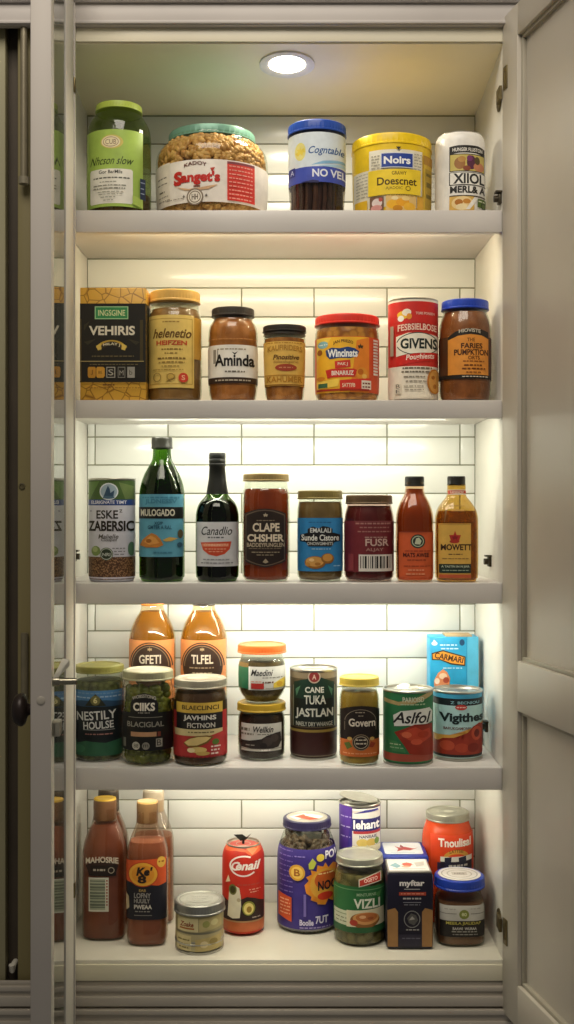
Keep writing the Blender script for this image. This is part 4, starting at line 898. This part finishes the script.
i = Item('food_can', 'pale blue topped can with big dark lettering and red fruit, rightmost on fourth shelf', 'can', 457.5, 24.6, .047, 4)
i.body([(24, 760), (24.4, 756), (24.4, 720), (24.4, 693)], ink('a3c8c8', .35), it=1)
i.can_end(24.4, 688.3); i.base_rim(24.2)
i.label([T('Z  BECNIOU', 462, 703, 30, 2.8, '8ab8c2', .02), E(457.5, 707.6, 6, 2.8, 'bc3a34'), Lr(453, 462, 707.6, 'efc8c0', 1), T('Vigithes', 459.5, 719, 46, 11.5, '18282a', .04), T('BARUKGAMONN', 454, 728.7, 27, 2.8, '6a3a34', .02), P([(433, 736), (446, 735.4), (462, 734), (470, 728), (482, 723), (482, 741), (433, 742)], 'd6a04a'), P([(433, 744), (440, 739), (450, 738), (460, 740), (464, 733), (470, 727), (477, 724), (482, 726), (482, 755), (433, 755)], '8f2f1f'), E(444, 746, 7, 5, 'b04a30'), E(458, 748, 7, 4.6, 'a03c26'), E(474, 734, 6, 7, 'b5492f'), E(474, 734, 3, 4, '6a1f18'), E(470, 748, 6, 4.6, '7a2418')],
        wrap=[(692.5, 699, '3a93b8'), (699, 706, '141c20'), (706, 736, 'a8cccc'), (736, 755, '8f3a24'), (755, 757.6, '1c2426'), (757.6, 761, 'a8a496')])

i = box_item('food_carton', 'sky blue open-topped carton with orange banner, behind the rightmost can on fourth shelf', 'carton', 430, 478.5, 637, .19, 4, .045, ink('2a9bcb', .4))
i.label([R(467, 637, 478.5, 760, '58b4da'), R(466.6, 637, 467.2, 760, '1f86b4'), E(434.5, 643.5, 3, 2, 'e8f0f2'), P([(432.5, 642), (434, 639.5), (436.5, 642)], 'e8f0f2'), E(462, 642.5, 2.6, 3.2, '1f4a70'), Lr(440, 457, 645, 'cfe6f0', 1.2), Lr(441, 459, 648.6, 'cfe6f0', 1.2), P([(431.5, 653), (443, 650), (465.5, 656.5), (465, 666), (451, 664.5), (440, 660), (432, 660)], '3a2a20'), P([(432.5, 654), (443, 651.3), (464.4, 657.4), (464, 664.6), (451, 663), (440, 659), (433, 659)], 'e39a38'), T('CARMARI', 449, 657.7, 29, 6, '4a2418', .03, rot=-.19), Lr(443, 462, 668, 'bfe0ee', 1), P([(434, 680), (438, 673), (443, 669), (447, 672), (450, 678), (449, 686), (434, 686)], 'd98a5c'), E(443, 676, 4, 3, 'e9c8a8'), E(446, 680, 3, 3, 'a84a34'), E(437, 681, 2.6, 3, 'f0d9c4')], flat_d=i.hd)
bm = bmesh.new(); add_box(bm, -.014, .03, -i.hd+.003, i.hd-.004, i.h-.0005, i.h+.003, bev=.001); link('open_flap', bm, ink('b39a74', .6), i.carton)

# ---------------------------------------------------------------- pantry floor
def brown_bottle(label, cx, hw, front, ytop, cap, col, els, ratio=.8, dy=0):
    it = Item('sauce_bottle', label, 'bottle', cx, hw, front, 0, group='brown sauce bottles in the left corner of the pantry floor', n=3.0, ratio=ratio)
    t = ytop
    it.body([(hw*.93, 940), (hw*.99, 935), (hw, 915), (hw, t+58), (hw*.97, t+47), (hw*.78, t+34), (hw*.56, t+24), (hw*.5, t+18), (hw*.5, t+10)], glass('efe6dc', 1, .04, .45, .05))
    it.fill(mottled(col[0], col[1], 18, bump=.05), t+25+dy, .0018)
    it.lid(hw*.53, t, t+22, ink(cap[0], .4), name='cap', n=2, topmat=ink(cap[1], .4), inset_top=False)
    if els: it.label(els)
    return it
brown_bottle('brown sauce bottle with yellow topped cap and printed barcode, front left corner of floor', 105, 22, .082, 797.5, ('6a4a30', 'cfa838'), ('8a5038', '713c28'),
    [P([(88, 866), (96, 861), (105, 859.3), (114, 861), (121, 866), (118, 876), (92, 876)], '33201a'), T('MAHOSRIE', 104.5, 861.5, 33, 6, 'd6cab4', .03, arc=1.8), R(93, 865.5, 119, 876, '1f1714'), Lr(96, 108, 870, 'b8ac98', 2), G(114, 870.4, 3.2, 3.2, .8, 'a89c88'), R(91.3, 877.6, 111.5, 911.6, 'd3d2bf'), R(92.5, 879, 108, 910, 'a8ad94')] + [R(92.5, 880.5+2.9*k, 108, 881.7+2.9*k+.5*(k % 3), '6c7462') for k in range(10)] + [R(109, 880+3*k, 110.6, 881.4+3*k, 'a04a3a') for k in range(9)])
brown_bottle('brown sauce bottle with orange and black label, second from the left at front of floor', 147.5, 20.6, .055, 800.5, ('6c5032', 'c09a5c'), ('9c6044', '854a30'),
    [R(127, 861, 168, 920, '1c1c26'), P([(127, 861), (167.5, 858.5), (167.5, 884), (160, 886), (145, 884), (127, 882)], 'cf5428'), E(145, 874.5, 15.5, 12.5, 'b8401e'), E(145, 874.5, 14.4, 11.6, 'e0a638'), E(145, 874.5, 11.5, 9, 'd98f2c'), T('Ke\'', 146.5, 871.5, 15, 9, '231a18', .05, .2), T('8', 144, 879.5, 9, 8, '231a18', .05), E(163, 862.5, 4, 5.4, 'dcae48'), Lr(160.5, 165.5, 862, '9a5a1c', 1.6),
     T('EAB', 144.5, 890.5, 7, 2.6, 'b89a5a', .02), T('LOFNY', 144.5, 895.6, 17, 5, 'a09c94', .02), T('HUUILY', 144, 901, 16, 4.4, 'a09c94', .02), T('PWEAA', 145, 907, 18, 4.4, 'cfc9bb', .03), Lr(137, 152, 911.5, '9a958a', 1), R(136, 915, 154, 915.7, '8a8578'), P([(127, 893), (130.5, 897), (131, 908), (127, 912)], 'bfae8c')], dy=14)
brown_bottle('unlabelled brown bottle hidden behind the yellow capped bottle, left of the back pair', 108.5, 20, .165, 789, ('3a3026', '4a3e30'), ('7a4a30', '65391f'), None)
brown_bottle('brown bottle peeking out behind the orange labelled bottle, right of the back pair', 153.5, 20.4, .160, 789, ('b8a890', 'c8bba6'), ('8f6248', '7a4c34'), [R(150, 858, 171.5, 915, '96603c'), R(160, 860, 171.5, 884, 'b06a38')], dy=20)

i = Item('food_tin', 'short tin with tan label, lower of the two stacked at front of floor', 'tin', 199.5, 24, .020, 0, group='two short tins stacked on the pantry floor')
i.body([(23.4, 954), (23.9, 952), (23.9, 938)], ink('a9a58f', .3, .5), it=1)
i.can_end(23.9, 935.5); i.base_rim(23.9); zt = i.z0+i.z(935.5)
i.label([R(178, 936.5, 193, 951.8, 'd2c38e'), Lr(179, 191, 941, '8a7c4a', 1.4), Lr(179, 192, 945, '9a8c58', 1.1), Lr(180, 190, 948.6, '8a7c4a', 1.2), P([(197, 940), (222, 937), (222, 951), (197, 952)], 'c2ae72'), E(206, 945, 4, 3.4, 'e0d0a0'), E(215, 943, 4, 3.4, 'a08c50')], wrap=[(935, 952, 'b9ac80')])
i = Item('food_tin', 'short tin with broad silver lid, upper of the two stacked at front of floor', 'tin', 199.5, 24, .020, 0, group='two short tins stacked on the pantry floor', base_z=zt)
i.body([(23.2, 934), (23.8, 932), (23.8, 910)], ink('8f8a74', .3, .5), it=1)
i.base_rim(23.6)
i.lid(25.8, 898, 908.5, ink('96968f', .3, .7), topmat=ink('b4b4aa', .35, .5))
i.top_print([G(0, 0, .8, .8, .03, '8a8a80'), E(0, 0, .55, .5, 'a2a298'), ('many', [T('ASTONE', 0, -.2, .7, .16, '8a8a80', .02), T('LOUSE', 0, .05, .55, .14, '8a8a80', .02), T('NET', 0, .28, .4, .12, '8a8a80', .02)])], rx=i.Rm*1.05, z=i.lid_top-.001)
i.label([R(178.5, 919, 200, 932.5, 'd6ca98'), T('Zoake', 188.5, 925.3, 14, 5, '8a3a22', .03, .2), R(181, 928.6, 196, 930.2, 'a8632f'), P([(201, 919.5), (222.5, 917), (222.5, 930), (201, 932.5)], 'bfb07a'), E(208, 925, 3.6, 3.4, '9a9a58'), E(216, 924, 3.4, 3.2, 'd6cc94')], wrap=[(917, 933, 'a59a70')])

i = Item('drink_can', 'tall red drink can with bent black tab on top, middle of floor', 'can', 243.3, 21, .105, 0)
i.body([(17.5, 934), (20.6, 928), (21, 922), (21, 858), (20.6, 852), (18.4, 846), (16.4, 843.5)], ink('bf3420', .3, .3))
i.can_end(16.6, 841.5, mat=ink('b0aca0', .3, .8))
bm = bmesh.new(); zl = i.z(841.5)
for pts in [((-.016, .004, zl+.010), (-.004, -.004, zl+.002), (.006, .002, zl+.006), (-.002, .006, zl+.010)), ((-.004, -.004, zl+.001), (.008, -.003, zl+.010), (.013, .005, zl+.012), (.004, .006, zl+.001))]:
    bm.faces.new([bm.verts.new(p) for p in pts])
bmesh.ops.solidify(bm, geom=bm.faces[:], thickness=.001)
add_tube(bm, [(0, 0, zl-.0038), (0, .001, zl+.003)], .002, 8)
link('pull_tab', bm, ink('23211d', .35, .4), i.lid_obj, smooth=False)
i.label([P([(224, 850), (233, 847.5), (246, 851), (257, 847), (263, 850), (263, 853), (252, 857), (246, 853), (236, 852), (224, 854)], 'e2643a'), P([(247, 850), (258, 846), (261, 849), (253, 856)], 'f08a58'), G(244.5, 866.5, 14.5, 10.5, 1.6, 'efe3da', 30, 40, 300), T('enail', 248.5, 866, 23, 9, 'f3e9e0', .035, .3), T('C', 236, 866.5, 8, 9, 'f3e9e0', .03, .3), Lr(238, 261, 885, 'b5453a', 1.4), Lr(250, 261, 890, 'e2a890', 1), Lr(251, 259, 892.5, 'e2a890', .9), 
         P([(222, 899), (231, 903), (240, 900), (248, 897), (256, 899), (265, 904), (265, 921), (222, 921)], '2f1d1c'), P([(228, 917), (229, 905), (231, 896), (230, 888), (234, 885), (240, 888), (241.5, 896), (242, 906), (240.5, 918), (233, 919)], 'd9d2b8'), E(233.5, 890, 4, 5.4, '6b6a34'), E(233.5, 890, 2.6, 3.6, '3f3a1c'), P([(226, 884), (231, 882), (229, 876)], 'e8d8b0'), E(239.5, 900, 2, 2, 'b5a888'), E(249.5, 908.5, 7.6, 8.4, '23180f'), E(249.5, 908.5, 6.4, 7.2, '8a8a34'), E(249.5, 908.8, 5, 5.8, 'e0cf7c'), E(250, 909.6, 2.6, 3.2, '9a7a30'), Lr(253, 261, 918, 'a89c90', 1.1), R(222, 921, 265, 922.4, 'b08a60')],
        wrap=[(850, 921, 'c42f20'), (921, 932, 'c2683c')])

i = Item('nut_jar', 'large jar with purple label and dark nuts visible, middle of floor', 'jar', 307, 29.8, .114, 0)
i.body([(28.5, 932), (29.6, 926), (29.8, 910), (29.8, 856), (29, 847), (26, 837), (23, 830), (22.4, 824)], CLEAR)
rr3 = i.rad
nuts(i, mottled('6f5c4c', '3c2e26', 90, bump=.5), 700, lambda z: rr3(z)-.001, .003, i.z(832), .0048, 1.6, 'mixed_nuts')
i.lid(24.4, 816.5, 825, ink('2c2748', .35), topmat=ink('b5b0a4', .35, .4))
i.top_print([P([(-.75, -.05), (-.1, -.6), (.05, -.4), (-.4, .5)], 'e9e4da'), P([(-.55, 0), (-.15, -.4), (.5, .3), (.1, .45)], 'c94a2a'), P([(.1, -.5), (.7, -.1), (.5, .3), (-.1, -.2)], 'e6dcd0')], rx=i.Rm*.8, z=i.lid_top-.001)
i.label([Lr(279, 292, 853+5*k, '7a6cb4', 1, k) for k in range(9)] + [star(325, 885, 21, 16, 16, 'e3902c'), E(325, 885, 15.5, 15.5, 'dca23c'), E(325, 881, 11, 9, 'c9602a'), T('NOC', 327, 886.5, 19, 9.5, '1d1726', .035), E(325, 897, 8, 4, 'd23a26'), Lr(318, 334, 874.5, 'f2dc9c', 1.2), E(296.5, 873, 8, 8, 'dca43a'), E(296.5, 873, 6, 6, 'efc85c'), T('B', 296.5, 873, 6, 7, 'a8642a', .02), P([(308, 864), (312, 858.5), (316, 863), (313, 869), (308.5, 869)], 'b8c04a'), E(320, 858.5, 4, 3.6, 'd9c04a'), T('POV', 332, 856.5, 14, 8, 'e6e2ee', .03), Lr(294, 306, 857, '8a7cc0', 1),
         P([(277.8, 895.5), (291, 898.5), (291, 923), (277.8, 919)], 'd0552f')] + [Lr(279.5, 289.5, 901.5+3.4*k, 'efb58c', 1.2, k) for k in range(5)] + [T('Boolie', 306, 922.3, 14, 6, 'd8d4ea', .03), T('7UT', 321.5, 920, 13, 7.6, 'e0dcee', .03), Lr(299, 330, 927.5, '9a90c4', 1.3), Lr(303, 305.5, 905, '7a6cb4', 22)],
        wrap=[(850.5, 930, '3f3282'), (930, 932.4, '8f8a90')])

i = Item('food_can', 'purple and white can with opened lid, standing behind the green labelled jar', 'can', 359.8, 20.8, .16, 0)
i.body([(20.2, 900), (20.7, 896), (20.7, 850), (20.7, 805)], ink('4a3a9a', .35), it=1)
i.can_end(20.7, 800.5); 
bm = bmesh.new(); add_lathe(bm, [(i.Rm*.93, 0), (i.Rm*.93, .0008), (i.Rm*.6, .0012), (.0005, .0012)], 40)
bmesh.ops.transform(bm, matrix=Matrix.Translation((-.002, .004, i.z(800.5)+.0052)) @ Matrix.Rotation(.16, 4, 'Y'), verts=bm.verts[:]); link('opened_lid', bm, STEEL(), i.lid_obj)
i.label([R(351, 809, 380, 846, 'e4dfda'), R(351, 811, 378, 813.4, 'cfc8c4'), P([(352, 814), (364, 810.4), (377, 810), (378, 812), (364, 813)], '3a3a8a'), R(351, 819, 380, 831.5, '2a2a70'), T('Iehant', 365.5, 825, 27, 9, 'f4f2f4', .035), R(352, 831.5, 380, 834.2, 'b23a40'), T('NANSIAIE', 367, 837, 18, 3, '4a4a70', .02), E(361, 843, 6, 4, 'e0c46a'), E(370, 843, 5, 4, 'd9b85c'), E(376, 842, 2.5, 3.4, '7a9a4a'), P([(339, 806), (351, 808), (346, 850), (339, 850)], '5a3a9a'), Lr(340, 350, 818, 'b0a4d4', 1.2), Lr(340, 349, 828, 'b0a4d4', 1.2), Lr(340, 349, 838, 'b0a4d4', 1.2), R(351, 846, 380, 852, 'efe6c2')], wrap=None)

i = Item('vegetable_jar', 'jar with silver lid, green label and olive contents, front right of the purple jar', 'jar', 359.5, 25.8, .053, 0)
i.body([(23.5, 944), (25.4, 938), (25.8, 928), (25.8, 882), (25.4, 874), (23.6, 868), (23, 862)], CLEAR)
i.fill(mottled('7a6f46', '4f4a2a', 70, 'voronoi', .5), 869)
i.lid(23.8, 853, 861, ink('a5a596', .35, .6), topmat=ink('b0b0a2', .3, .5))
i.label([P([(357, 880), (372, 875.5), (380.5, 874.5), (380.5, 883.5), (370, 884.5), (357, 887.5)], 'c9c4b0'), P([(358, 881), (372, 876.5), (379.5, 875.5), (379.5, 882.8), (370, 883.6), (358, 886.4)], 'b43629'), T('OGETO', 369.5, 880.6, 14, 3.6, 'f0d8c8', .02, rot=.15), T('MINTURNE', 365, 895, 20, 3, '9ab890', .02), T('VIZLI', 365.5, 904, 27, 9.6, 'dde0cc', .03), P([(374, 895), (381, 892), (378, 900)], '4f8a4c'), R(332, 912, 348, 926.5, 'c3c8ac'), R(332, 915, 347, 916, '8a9a78'), Lr(335, 346, 919.5, '6f7a5c', 1), Lr(335, 346, 923, '6f7a5c', 1), P([(345, 911), (383, 909), (384, 926), (345, 927.5)], 'd6cfae'), E(363.5, 920.5, 15, 8, '8a5a2c'), E(364.5, 918.6, 13.4, 6.2, 'cf9658'), E(365, 917.6, 11, 4.4, 'b56a38'), E(361, 917, 3.4, 1.6, 'd9a878'), E(369, 918.6, 3.2, 1.5, '96502a'), E(352, 923, 4, 3, 'b54030'), R(332, 889.6, 386, 890.4, '6f9a68'), R(332, 927.5, 386, 933, '2a5a34')],
        wrap=[(887, 933, '2c6a3a')])

# square tin in front, blue tub behind it
i = box_item('spice_tin', 'square navy tin with tan window panels and white top, front of floor near right', 'tin', 386.5, 433.5, 873.5, .045, 0, .068, ink('1d1b2b', .3, .1), bev=.005)
i.label([P([(387.3, 910), (395, 908), (398, 912), (398, 946.6), (387.6, 946.6)], '9a7244'), P([(432.7, 910), (425, 908), (422, 912), (422, 946.6), (432.4, 946.6)], '9a7244'), R(398, 905, 422, 947, '1a1726'), T('myftar', 412, 883.8, 25, 7.6, 'e4e0dc', .04), R(404, 888.8, 420, 889.5, 'b8b4b0'), R(399, 892, 426, 895.4, 'a5402e'), Lr(401, 424, 893.7, 'd98a70', 1), Lr(403, 421, 898.4, 'b0aca8', 1.6), R(403, 902, 421, 902.6, '8a8890'), Lr(404, 420, 904.6, '77757c', .9), G(412, 919, 8.2, 8.6, .8, '8a8884'), P([(407, 918), (411, 913), (416, 915), (418, 920), (414, 925), (409, 923)], '55534f'), P([(409, 920), (412, 916), (415, 919)], 'a09c94'), Lr(406, 419, 929.5, '9a9894', 1.2), R(398.5, 934, 421.5, 946, '2a2736'), Lr(402, 420, 938, '5a5766', 1)], flat_d=i.hd)
bm = bmesh.new(); add_box(bm, -i.w*.93, i.w*.93, -i.hd*.93, i.hd*.93, i.h-.0008, i.h+.0022, bev=.001); i.lid_obj = link('lid', bm, ink('8f8a84', .35, .3), i.root)
i.lid_top = i.h+.0022; i.ratio = i.hd/i.w
i.top_print([P([(-.86, -.84), (.86, -.84), (.86, .84), (-.86, .84)], 'dcd9d6'), E(-.02, -.05, .2, .26, 'b5382c'), star(-.02, -.05, .3, .16, 7, 'c45038'), P([(-.8, .1), (-.5, -.3), (-.3, .2), (-.5, .5)], '7aa0ac'), P([(.3, -.3), (.75, -.5), (.7, .1), (.35, .3)], 'b9b4ae'), Lr(-.7, .7, .62, '8a8680', .06), E(-.1, .3, .2, .14, 'e0a890')], rx=i.w, name='lid_picture')

i = box_item('lidded_tub', 'tub with blue lid and white picture on top, right behind the square navy tin', 'tub', 382.5, 427.5, 858, .130, 0, .078, ink('c9cdd6', .3), bev=.006, part='tub_body')
bm = bmesh.new(); add_box(bm, -i.w*1.06, i.w*1.06, -i.hd*1.04, i.hd*1.04, i.h-.010, i.h+.0035, bev=.004); i.lid_obj = link('lid', bm, ink('22389a', .3), i.root, angle=60)
i.lid_top = i.h+.0035; i.ratio = i.hd/i.w
i.top_print([P([(-.78, -.8), (.78, -.8), (.86, -.7), (.86, .7), (.78, .8), (-.78, .8), (-.86, .7), (-.86, -.7)], 'd6dadf'), P([(-.35, -.3), (-.1, -.05), (.1, -.2), (.5, .05), (.7, -.05), (.3, .3), (0, .25), (-.3, .45), (-.2, .1)], 'b03a38'), P([(-.05, -.5), (.1, -.1), (-.12, -.1)], '8a2a34'), Lr(-.6, .5, .58, '8a9ab0', .05)], rx=i.w, name='lid_picture')

i = Item('food_jar', 'rounded orange-red jar with silver lid, at back right corner of floor', 'jar', 447.5, 25.6, .155, 0)
i.body([(22.5, 905), (25, 898), (25.6, 880), (25.6, 845), (25.2, 834), (23.6, 827), (21.2, 821), (21, 816)], ink('cf4a22', .25), seg=64)
i.lid(22, 810.5, 818, ink('a5a394', .35, .6), topmat=ink('b0ae9f', .35, .5))
i.top_print([E(0, .05, .45, .4, '9a988a'), E(.05, .05, .25, .2, 'b8b6a6')], rx=i.Rm*.8, z=i.lid_top-.001)
i.label([R(428, 836, 474, 875, 'd8431a'), T('Tnoulisal', 452, 843.3, 34, 8.4, 'f0e8dc', .035), G(453, 858, 13, 7.6, 4, 'd29a3a', 24, 185, 355), T('LATTSEI', 453, 852.4, 14, 3, '6a3a14', .02, arc=1), R(437, 857, 470, 862.8, 'e2ded2'), R(437, 862, 470, 875, '2a2430'), P([(441, 858), (448, 857), (447, 866), (441, 866)], '2a2a3c'), P([(455, 858), (463, 857), (464, 867), (456, 866)], '2a2a3c'), Lr(445, 466, 866, 'c9c2b4', 2), R(434, 863, 437, 874, '3a2a44')])

i = Item('spread_jar', 'squarish jar of brown spread with broad blue lid, front right corner', 'jar', 459.3, 24.2, .053, 0, n=3.4)
i.body([(22.8, 944), (24, 939), (24.2, 928), (24.2, 906), (23.6, 898), (20.6, 890), (19.6, 885)], CLEAR)
i.fill(mottled('7d563e', '65422c', 30, bump=.1), 897)
i.lid(25.4, 874, 884.5, ink('2440a6', .3), n=2, inset_top=False)
i.top_print([E(0, 0, .84, .84, 'cfcdc9'), G(0, 0, .72, .7, .05, '9a9892'), G(0, 0, .5, .46, .05, 'a8a49c'), R(-.3, -.18, .3, .18, 'b5b1aa'), T('NES', 0, 0, .4, .2, '77736c', .02)], rx=25.4*i.s)
i.label([R(437, 906, 482, 921, 'b9b6ac'), R(437, 913.6, 453, 914.3, '77746c'), R(467, 913.6, 482, 914.3, '77746c'), Lr(441, 452, 909.5, '9a978e', .9), Lr(467, 478, 909, '9a978e', .9), E(460.5, 914.5, 5, 4.6, '77803a'), T('eo', 460.5, 914.5, 5, 3.4, 'cfd0a0', .02), R(437, 921, 482, 937, '211d1a'), T('MEEILA JIALIDAP', 460, 923.6, 35, 3.8, 'b5ab4c', .02), T('BAAWI  WURAA', 461, 928.6, 24, 2.8, 'c0bcb2', .02), Lr(448, 474, 931.6, '9a968c', 1), Lr(449, 474, 934.3, '8a867c', 1)])

# ================================================================== light, sky, camera
def area(name, loc, rot, sx_, sy_, power, c):
    l = bpy.data.lights.new(name, 'AREA'); l.shape = 'RECTANGLE'; l.size = sx_; l.size_y = sy_; l.energy = power; l.color = lin(c)[:3]
    o = bpy.data.objects.new(name, l); o.location = loc; o.rotation_euler = rot; COL.objects.link(o); return o
def spot(name, loc, power, c, size, blend, rad_):
    l = bpy.data.lights.new(name, 'SPOT'); l.energy = power; l.color = lin(c)[:3]; l.spot_size = size; l.spot_blend = blend; l.shadow_soft_size = rad_
    o = bpy.data.objects.new(name, l); o.location = loc; COL.objects.link(o); return o
spot('downlight_lamp', (0, ly, 1.352), 2.6, 'fff4dc', math.radians(170), .4, .03)
for k, pw, pb, c in ((1, 1.05, 0, 'fff1cc'), (2, 1.15, .5, 'fcfae6'), (3, 1.2, .85, 'fcfbe9'), (4, .74, .5, 'fdf6de')):
    # strip on the back of the shelf's front lip, shining back and down; a second one under the board for the lower three
    area('shelf_light', (0, .0165, SHELF[k]-.0265 if k != 2 else SHELF[k]-.023), (math.radians(62), 0, 0), .54, .007, pw, c)
    if pb: area('shelf_light', (0, .165, SHELF[k]-.0205), (math.radians(-8), 0, 0), .52, .02, pb, c)
area('room_fill', (-.25, -1.25, 2.35), (math.radians(50), 0, 0), 1.4, .8, 29, 'fff4e4')  # unseen soft fill added in front, brightens the doors and labels from above
w = bpy.data.worlds.new('World'); SC.world = w; w.use_nodes = True
bg = w.node_tree.nodes['Background']; bg.inputs[0].default_value = lin('d3cec6'); bg.inputs[1].default_value = .19

cam = bpy.data.cameras.new('camera'); co = bpy.data.objects.new('camera', cam); COL.objects.link(co)
co.location = (0, -CAM_D, ZC); co.rotation_euler = (pi/2, 0, 0)
cam.sensor_fit = 'VERTICAL'; cam.sensor_height = 36; cam.lens = FPX/1024*36
cam.shift_y = -(512-PY)/1024
cam.clip_start = .05
SC.camera = co
SC.view_settings.view_transform = 'Standard'
SC.view_settings.look = 'None'
SC.cycles.max_bounces = 10; SC.cycles.transparent_max_bounces = 24
